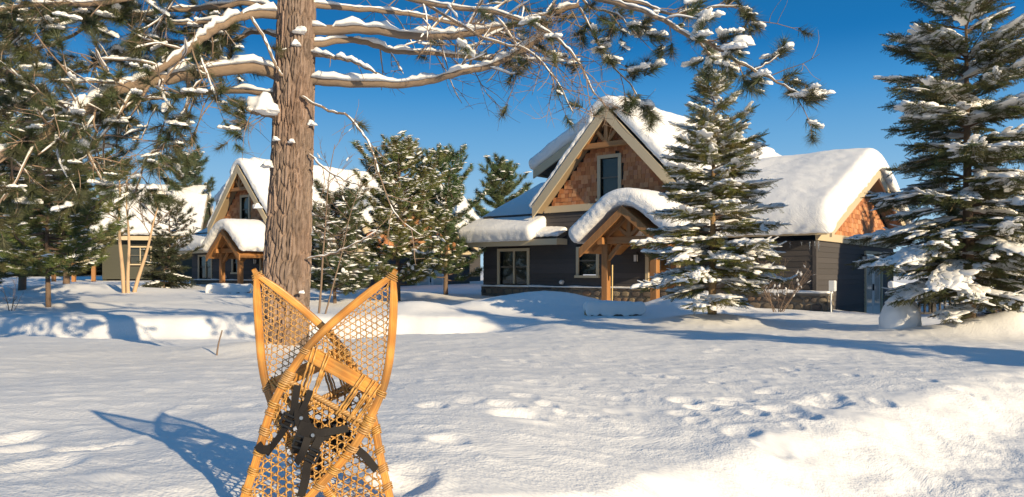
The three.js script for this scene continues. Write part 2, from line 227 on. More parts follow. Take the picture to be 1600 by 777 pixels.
// cedar shingles over a triangle: base from -hw to hw at y = 0 rising to y = hw * tan
function shingleGable(parent, hw, tan, holes, frame, seed, w0 = 0.155, row = 0.135, maxN = 300) {
  const r = rng(seed), s = new THREE.Shape(); s.moveTo(-hw, 0); s.lineTo(hw, 0); s.lineTo(0, hw * tan); s.closePath();
  for (const q of holes) { const p = new THREE.Path(); p.moveTo(q[0], q[2]); p.lineTo(q[0], q[3]); p.lineTo(q[1], q[3]); p.lineTo(q[1], q[2]); p.closePath(); s.holes.push(p); }
  const g = new THREE.ExtrudeGeometry(s, { depth: 0.18, bevelEnabled: false }); g.translate(0, 0, -0.20); g.applyMatrix4(frame);
  const wall = part('gable_wall', g, M.backing, parent); let n = 0;
  const geos = [0.8, 1.0, 1.2].map((k) => box(w0 * k - 0.008, row * 1.25, 0.022));
  for (let y = 0, j = 0; y < hw * tan - 0.05; y += row, j++) { const half = hw - (y + row * 0.5) / tan; let x = -half - (j % 2) * w0 * 0.5; while (x < half) { const k = Math.floor(r() * 3), w = w0 * [0.8, 1, 1.2][k], cx = x + w / 2, cy = y + row / 2 + (r() - 0.5) * 0.02; x += w; if (Math.abs(cx) > half + 0.05) continue; if (holes.some((q) => cx > q[0] - 0.02 && cx < q[1] + 0.02 && cy > q[2] - 0.05 && cy < q[3] + 0.05)) continue; if (++n > maxN) continue;
      const m = part('shingle', geos[k], M.shingle[Math.floor(r() * 5)], wall); m.matrixAutoUpdate = true; const mt = frame.clone().multiply(new THREE.Matrix4().makeTranslation(cx, cy, 0.004 + r() * 0.008)).multiply(new THREE.Matrix4().makeRotationX(-0.09 + (r() - 0.5) * 0.03)).multiply(new THREE.Matrix4().makeRotationZ((r() - 0.5) * 0.03)); mt.decompose(m.position, m.quaternion, m.scale); } }
  return wall;
}
const FRONT = new THREE.Matrix4();
const mov = (x, y, z, ry = 0) => new THREE.Matrix4().makeTranslation(x, y, z).multiply(new THREE.Matrix4().makeRotationY(ry));
// one slope of a roof as a board-thick panel between two edges (a = eave, b = ridge) in the x-y plane, z0..z1
function roofPanel(ax, ay, bx, by, z0, z1, t = 0.14) { const L = Math.hypot(bx - ax, by - ay), a = Math.atan2(by - ay, bx - ax), g = box(L, t, z1 - z0); g.rotateZ(a); g.translate((ax + bx) / 2 - Math.sin(a) * -t / 2 * (bx > ax ? -1 : 1) * 0, (ay + by) / 2, (z0 + z1) / 2); return g; }
function rakeBoard(ax, ay, bx, by, z, w = 0.27, t = 0.06) { // top edge follows a-b, plumb cut at both ends
  const s = new THREE.Shape(), k = w / Math.cos(Math.atan2(by - ay, Math.abs(bx - ax))); s.moveTo(ax, ay); s.lineTo(bx, by); s.lineTo(bx, by - k); s.lineTo(ax, ay - k); s.closePath(); const g = new THREE.ExtrudeGeometry(s, { depth: t, bevelEnabled: false }); g.translate(0, 0, z); return g;
}
function stoneBase(parent, name, x0, x1, y0, y1, z, seed, depth = 0.16, frame = FRONT) {
  const r = rng(seed), base = part(name, box(x1 - x0, y1 - y0, depth, (x0 + x1) / 2, (y0 + y1) / 2, z - depth / 2).applyMatrix4(frame), M.mortar, parent);
  for (let y = y0, j = 0; y < y1 - 0.03; j++) { const h = Math.min(y1 - y, 0.13 + r() * 0.1); for (let x = x0; x < x1 - 0.03;) { const w = Math.min(x1 - x, 0.16 + r() * 0.26); const g = new THREE.IcosahedronGeometry(0.5, 1), p = g.attributes.position; const sd = r() * 50; for (let i = 0; i < p.count; i++) { const a = V().fromBufferAttribute(p, i), m = Math.max(Math.abs(a.x), Math.abs(a.y), Math.abs(a.z)) * 1.25; a.multiplyScalar(lerp(1, 0.5 / m, 0.65) * (1 + 0.12 * N3(a.x * 3 + sd, a.y * 3, a.z * 3))); p.setXYZ(i, a.x * (w * 1.04 - 0.015), a.y * (h * 1.04 - 0.015), a.z * 0.12); } g.computeVertexNormals(); g.translate(x + w / 2, y + h / 2, z - 0.012 + r() * 0.02); part('stone', g.applyMatrix4(frame), M.stone[Math.floor(r() * 5)], base); x += w; } y += h; }
  return base;
}
function lantern(parent, x, y, z, frame = FRONT) { const l = part('wall_lantern', merge([box(0.13, 0.04, 0.13, x, y + 0.12, z + 0.12), box(0.12, 0.03, 0.12, x, y - 0.12, z + 0.12), box(0.05, 0.2, 0.03, x, y, z + 0.015), box(0.03, 0.03, 0.1, x, y + 0.16, z + 0.06), box(0.012, 0.22, 0.012, x - 0.052, y, z + 0.172), box(0.012, 0.22, 0.012, x + 0.052, y, z + 0.172)]).applyMatrix4(frame), M.blackMetal, parent); part('lantern_glass', box(0.092, 0.21, 0.092, x, y, z + 0.12).applyMatrix4(frame), M.white, l); return l; }
function makeCabin(label, pos, full) {
  const C = thing('cabin', label, 'cabin', pos, 'cabins of the row'); C.rotation.y = Math.atan2(-0.6347, 0.7727);
  const xc = 2.74, hw = 2.45, tanP = 1.055, eY = 3.77; // main gable
  const uw = [2.18 - xc, 3.06 - xc, 0.1, 1.5];
  // ---- ground floor front wall
  const gw = plankWall(C, 'front_wall', -2.75, 5.25, 1.06, 3.56, [[-2.06, -0.61, 1.05, 2.39], [1.34, 2.22, 1.39, 2.38], [3.92, 5.05, 0.7, 2.5]], FRONT, 11);
  stoneBase(C, 'stone_base', -2.8, 5.3, 0.35, 1.04, 0.06, 3); part('snow_on_ledge', snowSlab(-2.78, 3.5, -0.02, 0.14, 0.06, (p, r, q) => V(p, 1.045 + r, q), { np: 90, nq: 5, nt: 3, rough: 0.012, lump: 0.04 }), M.clump, C);
  windowUnit(C, -2.06, -0.61, 1.05, 2.39, FRONT, { mull: [-1.335], rail: 0.52 });
  windowUnit(C, 1.34, 2.22, 1.39, 2.38, FRONT, { casing: 0.1, rail: 0.55 });
  part('band_board', box(5.3, 0.22, 0.07, 2.72, 3.66, 0.045), M.tan, C);
  part('side_wall', merge([box(0.18, 2.6, 6, -2.66, 2.3, -3.2), box(0.18, 3.4, 14.2, 5.12, 2.2, -7.4), box(8, 3.0, 0.18, 1.2, 2.1, -14.4)]), M.siding[0], C);
  const vent = part('vent_hood', merge([new THREE.CylinderGeometry(0.07, 0.07, 0.1, 14).rotateX(Math.PI / 2).translate(0.78, 1.22, 0.06), new THREE.SphereGeometry(0.07, 12, 8).translate(0.78, 1.22, 0.1)]), M.white, C);
  // ---- shingled gable above the band
  shingleGable(C, hw, tanP, [uw], mov(xc, eY, 0.02), 21);
  windowUnit(C, 2.18, 3.06, 3.84, 5.28, FRONT.clone().setPosition(0, 0, 0.03), { casing: 0.11, rail: 0.5 });
  // ---- main roof: right slope whole, left slope only in front of the dormer
  const rY = eY - 0.02 + 2.80 * tanP, apex = rY, Lx = xc - 2.80, Rx = xc + 2.80, eaveY = apex - 2.80 * tanP;
  part('roof_panel', roofPanel(Rx, eaveY - 0.10, xc, apex - 0.10, -14.6, 0.5), M.roofDeck, C); part('roof_panel', roofPanel(Lx, eaveY - 0.10, xc, apex - 0.10, -14.6, 0.5), M.roofDeck, C);
  part('rake_board', rakeBoard(Lx - 0.02, eaveY, xc - 0.003, apex + 0.02, 0.50), M.tan, C); part('rake_board', rakeBoard(Rx + 0.02, eaveY, xc + 0.003, apex + 0.02, 0.50), M.tan, C);
  part('soffit_board', roofPanel(Lx + 0.02, eaveY - 0.20, xc, apex - 0.20, 0.03, 0.49, 0.03), M.soffit, C); part('soffit_board', roofPanel(Rx - 0.02, eaveY - 0.20, xc, apex - 0.20, 0.03, 0.49, 0.03), M.soffit, C);
  const eaveBoard = part('eave_board', box(0.05, 0.2, 14.9, Rx + 0.0, eaveY - 0.12, -7.2), M.tan, C);
  // timber truss in the gable peak
  const colY = apex - 1.17, ch = 0.95; const T = (a, b, w = 0.14, h = 0.16) => part('truss_timber', beam(a, b, w, h), M.timber, C);
  T(V(xc - ch, colY, 0.38), V(xc + ch, colY, 0.38), 0.16, 0.17); T(V(xc, colY + 0.08, 0.38), V(xc, apex - 0.28, 0.38)); T(V(xc - 0.05, colY + 0.1, 0.37), V(xc - 0.48, apex - 0.58, 0.37), 0.11, 0.12); T(V(xc + 0.05, colY + 0.1, 0.37), V(xc + 0.48, apex - 0.58, 0.37), 0.11, 0.12);
  for (const s of [-1, 1]) T(V(xc + s * 0.05, apex - 0.30, 0.39), V(xc + s * 1.15, apex - 0.30 - 1.1 * tanP, 0.39), 0.11, 0.15);
  // ---- shed dormer on the left of the ridge
  const dL = -0.60, dY = 5.02, dz0 = -13.2, dz1 = -0.25;
  part('dormer_wall', merge([box(0.15, 1.6, 12, -0.02, 4.4, -6.9), box(2.2, 1.5, 0.12, 1.02, 4.35, -0.78)]), M.siding[1], C);
  part('dormer_roof', roofPanel(dL, dY, xc, apex - 0.05, dz0, dz1, 0.13), M.roofDeck, C); part('dormer_rake_board', rakeBoard(dL - 0.02, dY + 0.08, xc - 0.25, apex - 0.02, dz1, 0.26, 0.06), M.tan, C); part('dormer_eave_board', box(0.05, 0.2, dz1 - dz0, dL - 0.02, dY - 0.02, (dz0 + dz1) / 2), M.tan, C);
  // ---- low roof on the left
  const lx0 = -3.05, lx1 = 1.0, lz0 = -4.2, lz1 = 0.6, ly1 = 2.62, ly0 = ly1 + 4.8 * 0.44;
  { const L = Math.hypot(4.8, ly0 - ly1), a = Math.atan2(ly0 - ly1, 4.8), g = box(2.82, 0.12, L); g.rotateX(a); g.translate((lx0 - 0.25) / 2 - 0.0, (ly0 + ly1) / 2, (lz0 + lz1) / 2); part('low_roof', g, M.roofDeck, C);
    const g2 = box(1.0, 0.12, 0.62); g2.rotateX(a); g2.translate(0.46, ly1 + 0.1, 0.31); part('low_roof', g2, M.roofDeck, C);
    part('fascia_board', box(4.06, 0.2, 0.05, (lx0 + lx1) / 2, ly1 - 0.07, lz1 + 0.03), M.tan, C); part('fascia_board', box(0.05, 0.2, 0.55, lx1 - 0.028, ly1 - 0.06, 0.32), M.tan, C);
    part('soffit_board', box(4.0, 0.03, 0.56, (lx0 + lx1) / 2, ly1 - 0.14, 0.31), M.soffit, C);
    const pl = (p, r, q) => { const s = q; const ov = Math.max(0, q - 5.15); return V(p - Math.max(0, 0.0) , ly0 - Math.sin(a) * s + Math.cos(a) * r - ov * ov * 0.6 + 0.07, lz0 + Math.cos(a) * s + Math.sin(a) * r); };
    part('roof_snow', snowSlab(lx0 - 0.16, 0.1, 0, L + 0.22, 0.5, (p, r, q) => pl(p, r, q), { np: 50, nq: 60, seed: 3, lump: 0.02, rough: 0.008, rad: 0.15 }), M.roofSnow, C);
    part('roof_snow', snowSlab(-0.1, lx1 + 0.02, L - 0.62, L - 0.02, 0.16, pl, { np: 30, nq: 16, seed: 8, rough: 0.02 }), M.roofSnow, C); }
  // ---- snow over the main roof
  const aP = Math.atan(tanP), aD = Math.atan2(apex - dY, xc - dL), LR = 2.80 / Math.cos(aP), LD = (xc - dL) / Math.cos(aD);
  part('roof_snow', snowSlab(-0.85, LR + 0.12, -14.7, 0.56, 0.38, overGable(xc, apex - 0.02, aP, aP, 0.25, 99, LR, 0.5), { np: 70, nq: 120, seed: 1, rough: 0.022, lump: 0.05 }), M.roofSnow, C);
  part('roof_snow', snowSlab(-LD - 0.16, 0.3, dz0 - 0.1, dz1 + 0.10, 0.46, overGable(xc, apex + 0.04, aD, 0.6, 0.3, LD, 99, 0.6), { np: 60, nq: 110, seed: 5, rough: 0.022, lump: 0.05 }), M.roofSnow, C);
  part('roof_snow', snowSlab(-LR - 0.12, -0.5, 0.0, 0.55, 0.15, overGable(xc, apex - 0.02, aP, aP, 0.25, LR, 99, 0.4), { np: 60, nq: 14, seed: 9, rough: 0.03, lump: 0.04 }), M.roofSnow, C);
  // ---- timber porch
  const px = 4.40, pY = 3.38, pz = 2.2, ph = 1.42, pt = 0.82, pe = pY - ph * pt;
  part('porch_roof', roofPanel(px - ph, pe - 0.07, px, pY - 0.07, 0.03, pz), M.timber, C); part('porch_roof', roofPanel(px + ph, pe - 0.07, px, pY - 0.07, 0.03, pz), M.timber, C);
  part('porch_rake_board', rakeBoard(px - ph - 0.02, pe + 0.02, px - 0.003, pY + 0.02, pz, 0.2, 0.06), M.timber, C); part('porch_rake_board', rakeBoard(px + ph + 0.02, pe + 0.02, px + 0.003, pY + 0.02, pz, 0.2, 0.06), M.timber, C);
  const PT = (n, a, b, w = 0.17, h = 0.19) => part(n, beam(a, b, w, h), M.timber, C);
  for (const x of [3.6, 5.18]) { PT('post', V(x, 0.35, 1.8), V(x, 2.34, 1.8), 0.2, 0.2); PT('porch_beam', V(x, 2.44, 0.05), V(x, 2.44, 2.16), 0.18, 0.2); PT('knee_brace', V(x, 1.92, 1.75), V(x, 2.36, 1.28), 0.1, 0.12); PT('knee_brace', V(x + (x < 4 ? 0.08 : -0.08), 1.92, 1.8), V(x + (x < 4 ? 0.5 : -0.5), 2.36, 1.8), 0.1, 0.12); }
  PT('tie_beam', V(3.30, 2.46, 1.82), V(5.48, 2.46, 1.82), 0.17, 0.2); PT('king_post', V(px, 2.56, 1.83), V(px, pY - 0.2, 1.83), 0.14, 0.14); PT('strut', V(px - 0.06, 2.6, 1.84), V(px - 0.5, 2.95, 1.84), 0.1, 0.11); PT('strut', V(px + 0.06, 2.6, 1.84), V(px + 0.5, 2.95, 1.84), 0.1, 0.11);
  for (const s of [-1, 1]) PT('rafter', V(px + s * 0.04, pY - 0.24, 1.86), V(px + s * 1.2, pY - 0.24 - 1.16 * pt, 1.86), 0.12, 0.15);
  const aPo = Math.atan(pt), LPo = ph / Math.cos(aPo);
  part('porch_snow', snowSlab(-LPo - 0.14, LPo + 0.16, -0.0, pz + 0.16, 0.52, overGable(px, pY + 0.02, aPo, aPo, 0.75, LPo, LPo, 0.8), { np: 90, nq: 60, nt: 12, seed: 2, rough: 0.016, lump: 0.04 }), M.roofSnow, C);
  const door = part('front_door', box(0.92, 1.9, 0.05, 4.48, 1.5, -0.03), M.timber, C); part('door_casing', box(0.11, 1.95, 0.06, 3.96, 1.5, 0.03), M.tan, door); part('door_casing', box(0.11, 1.95, 0.06, 5.0, 1.5, 0.03), M.tan, door); part('door_casing', box(0.93, 0.12, 0.058, 4.48, 2.44, 0.03), M.tan, door); part('pane', box(0.5, 0.7, 0.02, 4.48, 1.95, 0.006), M.glass, door); part('handle', box(0.03, 0.16, 0.05, 4.86, 1.55, 0.02), M.blackMetal, door);
  lantern(C, 3.62, 1.98, 0.012);
  // ---- wing on the right, gable end towards +x
  const wx = 8.71, wz0 = -9.7, wz1 = -0.69, wc = (wz0 + wz1) / 2, whw = (wz1 - wz0) / 2, wt = 0.415, wY = 2.62, END = mov(wx, 0, wc, Math.PI / 2); // on END: x runs towards -z, z outwards
  const toE = (z) => wc - z; // cabin z to END x
  plankWall(C, 'wing_end_wall', -whw, whw, 0.1, 2.41, [[toE(-5.64), toE(-7.9), -1, 2.24]], END, 31);
  plankWall(C, 'wing_front_wall', 5.28, wx, 0.3, 2.41, [], mov(0, 0, wz1), 32);
  part('corner_board', box(0.1, 2.1, 0.1, wx - 0.02, 1.35, wz1 - 0.02), M.siding[2], C);
  part('band_board', box(whw * 2 + 0.1, 0.22, 0.07, 0, 2.52, 0.045).applyMatrix4(END), M.tan, C);
  shingleGable(C, whw - 0.15, wt, [], END.clone().multiply(new THREE.Matrix4().makeTranslation(0, wY + 0.01, 0.02)), 33, 0.20, 0.15, 300);
  const wr = wY + whw * wt + 0.30, we = wr - (whw + 0.45) * wt, EO = mov(0, 0, wc, Math.PI / 2); // EO: ridge along its z = cabin +x
  const rp = (s) => roofPanel(s * (whw + 0.45), we - 0.07, 0, wr - 0.07, 3.4, wx + 0.5).applyMatrix4(EO); part('wing_roof', rp(1), M.roofDeck, C); part('wing_roof', rp(-1), M.roofDeck, C);
  for (const s of [-1, 1]) { part('rake_board', rakeBoard(s * (whw + 0.47), we + 0.02, s * 0.003, wr + 0.02, wx + 0.5, 0.27).applyMatrix4(EO), M.tan, C); part('soffit_board', roofPanel(s * (whw + 0.43), we - 0.16, 0, wr - 0.16, wx + 0.03, wx + 0.49, 0.03).applyMatrix4(EO), M.soffit, C); }
  part('eave_board', box(3.5, 0.2, 0.05, 7.4, we - 0.1, wz1 + 0.47), M.tan, C);
  const aW = Math.atan(wt), LW = (whw + 0.45) / Math.cos(aW);
  const wg = overGable(0, wr + 0.02, aW, aW, 0.8, LW - 0.3, LW, 0.5);
  part('wing_snow', snowSlab(-LW - 0.46, LW + 0.2, 3.2, wx + 0.70, 0.68, (p, r, q) => { const v = wg(p, r, q), ov = Math.max(0, q - wx - 0.35); v.y -= 1.5 * ov * ov; return v; }, { np: 120, nq: 70, nt: 12, seed: 4, rough: 0.02, lump: 0.05 }).applyMatrix4(EO), M.roofSnow, C);
  const dr = part('double_door', box(2.06, 2.1, 0.05, toE(-6.77), 1.07, -0.06).applyMatrix4(END), M.tan, C);
  for (const [a, b] of [[-5.78, -6.75], [-6.79, -7.76]]) { const l = part('door_leaf', box(0.95, 2.06, 0.05, toE((a + b) / 2), 1.08, -0.02).applyMatrix4(END), M.white, dr); }
  for (const [a, b] of [[-5.92, -6.62], [-6.93, -7.62]]) part('pane', box(0.62, 1.55, 0.02, toE((a + b) / 2), 1.2, 0.01).applyMatrix4(END), M.glass, dr);
  for (const z of [-5.70, -7.84]) part('door_casing', box(0.12, 2.3, 0.06, toE(z), 1.09, 0.03).applyMatrix4(END), M.tan, dr); part('door_casing', box(2.02, 0.12, 0.058, toE(-6.77), 2.19, 0.03).applyMatrix4(END), M.tan, dr);
  part('handle', box(0.04, 0.22, 0.06, toE(-6.72), 1.05, 0.03).applyMatrix4(END), M.blackMetal, dr);
  lantern(C, toE(-5.2), 1.95, 0.012, END);
  if (full) for (const [x, l] of [[8.95, 0.32], [8.86, 0.2], [8.72, 0.26], [8.5, 0.14], [8.2, 0.18], [7.8, 0.12]]) { const g = new THREE.ConeGeometry(0.022, l, 7); g.rotateX(Math.PI); g.translate(x, 2.36 - l / 2, wz1 + 0.52); part('icicle', g, M.ice, C); }
  return C;
}
makeCabin('dark brown timber cabin with snow roof, porch and shingled gable behind the middle spruce', [1.0875, 0, -25], true);
makeCabin('smaller looking dark cabin with snowy gable and porch, beside the big pine trunk', [-15.2, 0.12, -38.1], false);
// ---------------------------------------------------------------- foliage pieces shared by the conifers
const needle = (pos, a, dir, side, len, w) => { // one flat pointed needle
  const b = a.clone().addScaledVector(dir, len); pos.push(a.x - side.x * w, a.y - side.y * w, a.z - side.z * w, a.x + side.x * w, a.y + side.y * w, a.z + side.z * w, b.x, b.y, b.z);
};
function fromTris(pos) { const g = new THREE.BufferGeometry(); g.setAttribute('position', new THREE.Float32BufferAttribute(pos, 3)); g.computeVertexNormals(); return g; }
function frond(seed, L = 0.34, len = 0.03, w = 0.0034, per = 250) { // a flat spruce spray along +z with side twigs, needles all round
  const r = rng(seed), pos = [], axes = [[V(0, 0, 0), V(0, 0.02, 1), L, 1]];
  for (let k = 0; k < 7; k++) { const t = 0.12 + 0.12 * k, s = k % 2 ? 1 : -1; axes.push([V(0, 0, L * t), V(s * 0.8, -0.08 + 0.12 * r(), 0.75).normalize(), L * (0.55 - 0.4 * t) * (0.8 + 0.4 * r()), 0.8]); }
  for (const [o, dr, l, k] of axes) { dr.normalize(); const n = Math.round(per * l), s = V().crossVectors(dr, UPV).normalize(), u = V().crossVectors(s, dr);
    for (let i = 0; i < n; i++) { const a = o.clone().addScaledVector(dr, l * (i + r()) / n), f = r() * 6.283, d = s.clone().multiplyScalar(Math.cos(f)).addScaledVector(u, Math.sin(f) * 0.7 + 0.15).addScaledVector(dr, 0.75).normalize(); needle(pos, a, d, V().crossVectors(d, V(r() - 0.5, r() - 0.5, r() - 0.5)).normalize(), len * (0.7 + 0.5 * r()), w); }
    needle(pos, o, dr, V(1, 0, 0), l, 0.003); needle(pos, o, dr, V(0, 1, 0), l, 0.003); }
  return fromTris(pos);
}
function tuftGeo(seed, n = 90, len = 0.13, w = 0.0022, spread = 1.0, back = 0.1) { // a burst of long pine needles round the end of a twig along +z
  const r = rng(seed), pos = [];
  for (let i = 0; i < n; i++) { const f = r() * 6.283, e = spread * Math.sqrt(r()) * 1.25, d = V(Math.sin(e) * Math.cos(f), Math.sin(e) * Math.sin(f), Math.cos(e)); needle(pos, V(0, 0, back * (r() - 0.9)), d, V().crossVectors(d, V(r() - 0.5, r() - 0.5, r() - 0.5)).normalize(), len * (0.65 + 0.5 * r()), w); }
  return fromTris(pos);
}
function lumpGeo(seed, detail = 3) { // a settled, uneven cushion of snow, flat below
  let g = new THREE.IcosahedronGeometry(0.5, detail); const p = g.attributes.position, v = V();
  for (let i = 0; i < p.count; i++) { v.fromBufferAttribute(p, i); const k = 1 + 0.75 * N3(v.x * 2.0 + seed, v.y * 1.2, v.z * 2.0) + 0.35 * N3(v.x * 4.6 + seed, v.y * 4.6, v.z * 4.6) + 0.14 * N3(v.x * 11, v.y * 11 + seed, v.z * 11); v.multiplyScalar(k); if (v.y < 0) v.y *= 0.3; p.setXYZ(i, v.x, v.y, v.z); }
  g.deleteAttribute('normal'); g.deleteAttribute('uv'); g = mergeVertices(g, 1e-4); g.computeVertexNormals(); return g;
}
function patchGeo(seed, n = 5, detail = 2) { // broken snow: several cushions run together
  const r = rng(seed), list = []; for (let i = 0; i < n; i++) { const g = lumpGeo(seed + i * 7.3, detail), s = 0.35 + 0.4 * r(); g.scale(s * (0.8 + 0.6 * r()), s * (0.7 + 0.5 * r()), s * (0.8 + 0.6 * r())); g.rotateY(r() * 6.28); g.translate((r() - 0.5) * 0.55, (r() - 0.5) * 0.16, ((i + 0.5) / n - 0.5) * 0.85); list.push(g.toNonIndexed()); } return mergeGeometries(list);
}
const G = { frond: frond(1), frond2: frond(7, 0.30, 0.026, 0.003, 220), farFrond: frond(3, 0.5, 0.06, 0.009, 110), tuft: tuftGeo(2), tuftFar: tuftGeo(4, 60, 0.17, 0.006, 1.05, 0.16), lumpA: patchGeo(3, 4, 3), lumpB: patchGeo(17, 6, 3), lumpC: patchGeo(41, 3, 1), lumpD: lumpGeo(5, 4) };
const greens = (r, base, vary = 0.35) => new THREE.Color().setRGB(base[0] * (1 - vary / 2 + vary * r()), base[1] * (1 - vary / 2 + vary * r()), base[2] * (1 - vary / 2 + vary * r()));
const qDir = (dir, up = UPV) => { const z = dir.clone().normalize(), x = V().crossVectors(up, z); if (x.lengthSq() < 1e-4) x.set(1, 0, 0); x.normalize(); const y = V().crossVectors(z, x); return new THREE.Quaternion().setFromRotationMatrix(new THREE.Matrix4().makeBasis(x, y, z)); };
const barkMat = (c) => std(...c, 0.9, { bumpMap: rep(grainBump, 6, 3), bumpScale: 0.01 });
M.spruceBark = barkMat([0.16, 0.11, 0.075]); M.pineBark = barkMat([0.17, 0.115, 0.08]); M.birchBark = std(0.52, 0.36, 0.22, 0.8, { bumpMap: rep(grainBump, 2, 6), bumpScale: 0.004 });
// ---------------------------------------------------------------- spruce: whorls of drooping branches, flat sprays, cushions of snow
function spruce(o) {
  const { name = 'spruce_tree', label, pos, H, R, bare = 0.25, seed, tone = [0.055, 0.075, 0.030], whorls = 15, per = 6, snow = 1, lumpSize = 1, geo = G.frond, scale = 1, power = 0.9, step = 0.13, droop = 0.35, group, lowLump = 1 } = o;
  const r = rng(seed), t = thing(name, label, 'tree', pos.toArray ? pos.toArray() : pos, group), wood = [], fr = [], cols = [], sn = [], sn2 = [];
  const lean = V((r() - 0.5) * 0.05, 0, (r() - 0.5) * 0.05), trunkPt = (y) => V(lean.x * y, y, lean.z * y);
  const tp = []; for (let i = 0; i <= 16; i++) tp.push(trunkPt(lerp(-0.4, H, i / 16)));
  part('trunk', tube(tp, (k) => lerp(0.019 * H, 0.004, k) * (k < 0.08 ? 1.15 : 1), 10), o.bark ? barkMat(o.bark) : M.spruceBark, t);
  const spray = (p, dir, s, t01, roll = 0) => { const q = qDir(dir); if (roll) q.multiply(new THREE.Quaternion().setFromAxisAngle(V(0, 0, 1), roll)); fr.push(M4(p, q, V(s, s, s))); cols.push(greens(r, tone)); if (snow > 0 && t01 > 0.2 && dir.y < 0.75 && r() < 0.27 * snow * lerp(1.3, 0.35, clamp(p.y / H * 1.25))) { const z = lumpSize * (0.05 + 0.09 * r()); sn2.push(M4(p.clone().addScaledVector(dir, 0.2 * s * (0.5 + r())).add(V(0, 0.02 * s, 0)), qDir(dir), V(z * (0.8 + 0.7 * r()), z * (0.45 + 0.4 * r()), z * (1.3 + 1.3 * r())))); } };
  for (let w = 0; w < whorls; w++) {
    const f = w / (whorls - 1), y0 = lerp(bare, H * 0.965, Math.pow(f, 0.92)), n = Math.max(3, Math.round(per * (1 - f * 0.35)));
    for (let k = 0; k < n; k++) {
      const y = y0 + (r() - 0.5) * H / whorls * 1.8, az = (k + r() * 0.75 + w * 0.37) / n * 6.283, rel = clamp((y - bare) / (H - bare));
      let L = R * Math.pow(1 - rel, power) * (0.50 + 0.62 * Math.pow(r(), 0.7)) + 0.10; if (o.long && r() < o.long) L *= 1.3; if (rel < 0.10) L *= 0.62 + 3.4 * rel;
      const up0 = lerp(o.up ?? 0.05, 0.85, rel * rel) + (r() - 0.5) * 0.22, dr = droop * (1 - rel * 0.9) * (0.6 + 0.8 * r()), dir = V(Math.cos(az), 0, Math.sin(az)), pts = [];
      const base = trunkPt(y), side = V(-Math.sin(az), 0, Math.cos(az)), sway = (r() - 0.5) * 0.3; for (let i = 0; i <= 8; i++) { const q = i / 8; pts.push(base.clone().addScaledVector(dir, L * q).addScaledVector(side, L * sway * q * q).add(V(0, L * (up0 * q - dr * q * q + 0.16 * dr * q * q * q * q * 1.6), 0))); }
      wood.push(tube(pts, (q) => lerp(0.008 + 0.012 * L, 0.003, q), 5, false));
      const P = (q) => { const i = Math.min(7, Math.floor(q * 8)); return pts[i].clone().lerp(pts[i + 1], q * 8 - i); }, D = (q) => { const i = Math.min(7, Math.floor(q * 8)); return pts[i + 1].clone().sub(pts[i]).normalize(); };
      const m = Math.max(3, Math.round(L / (step * scale)));
      for (let i = 0; i < m; i++) { const q = 0.16 + 0.84 * (i + 0.6 * r()) / m, p = P(Math.min(1, q)), d = D(Math.min(0.99, q)), sc = scale * (0.65 + 0.6 * r()) * (1.1 - 0.35 * q);
        for (const s of [-1, 1]) { if (r() < 0.06) continue; const dd = d.clone().multiplyScalar(0.75).addScaledVector(side, s * (0.75 + 0.35 * r())).add(V(0, -0.20 * (1 - rel) + 0.42 * (r() - 0.5), 0)).normalize(), ext = L > 0.8 && q < 0.7 ? 1 : 0; spray(p, dd, sc, q, (r() - 0.5) * 1.1); if (ext && r() < 0.85) { const p2 = p.clone().addScaledVector(dd, 0.24 * sc); spray(p2, dd.clone().add(V(0, -0.12, 0)).addScaledVector(d, 0.3), sc * 0.95, q, (r() - 0.5) * 0.6); if (L > 1.15 && q < 0.55) spray(p2.addScaledVector(dd, 0.24 * sc), dd.clone().addScaledVector(d, 0.55), sc * 0.9, q); } if (r() < 0.8) spray(p.clone().addScaledVector(dd, 0.12 * r()), d.clone().addScaledVector(side, s * (0.2 + 0.5 * r())).add(V(0, -0.5 - 0.6 * r(), 0)), sc * 0.85, 0, (r() - 0.5) * 2); if (r() < 0.5) spray(p.clone().addScaledVector(dd, 0.15 * r()), d.clone().addScaledVector(side, s * 0.5).add(V(0, 0.3 + 0.4 * r(), 0)), sc * 0.7, q, (r() - 0.5) * 2); }
        if (snow > 0 && q > 0.3 && r() < 0.30 * snow) { const z = lumpSize * (0.07 + 0.11 * r()) * (0.6 + 0.6 * Math.min(1, L)), ang = (r() - 0.5) * 1.2; sn2.push(M4(p.clone().addScaledVector(side, (r() - 0.5) * 0.22 * L).add(V(0, 0.012, 0)), qDir(d.clone().addScaledVector(side, ang)), V(z * (0.9 + 0.6 * r()), z * (0.4 + 0.3 * r()), z * (1.1 + 0.9 * r())))); } }
      spray(P(0.97), D(0.99), scale * 0.9, 1); spray(P(0.90), D(0.95).add(V(0, 0.1, 0)), scale * 0.8, 1, 1.5);
      if (snow > 0 && r() < 0.6 * snow * lowLump) { const m2 = 1 + Math.floor(L * 2.2); for (let i = 0; i < m2; i++) { const q = lerp(0.42, 0.97, (i + r() * 0.8) / m2), z = lumpSize * (0.15 + 0.2 * r()) * Math.min(1.1, 0.45 + L * 0.6) * (1.1 - 0.3 * q); sn.push(M4(P(q).addScaledVector(side, (r() - 0.5) * 0.16 * L).add(V(0, 0.02, 0)), qDir(D(q)), V(z * (0.8 + 0.7 * r()), z * (0.38 + 0.34 * r()), z * (1.3 + 0.9 * r())))); } }
    }
  }
  for (let i = 0; i < 7; i++) spray(trunkPt(H - 0.06 * i * H / 5), V((r() - 0.5) * 1.2, 1.3, (r() - 0.5) * 1.2), scale * 0.7, 1);
  part('branches', merge(wood), M.twig, t, true); copies('crown', geo, M.pineGreen, fr, t, cols);
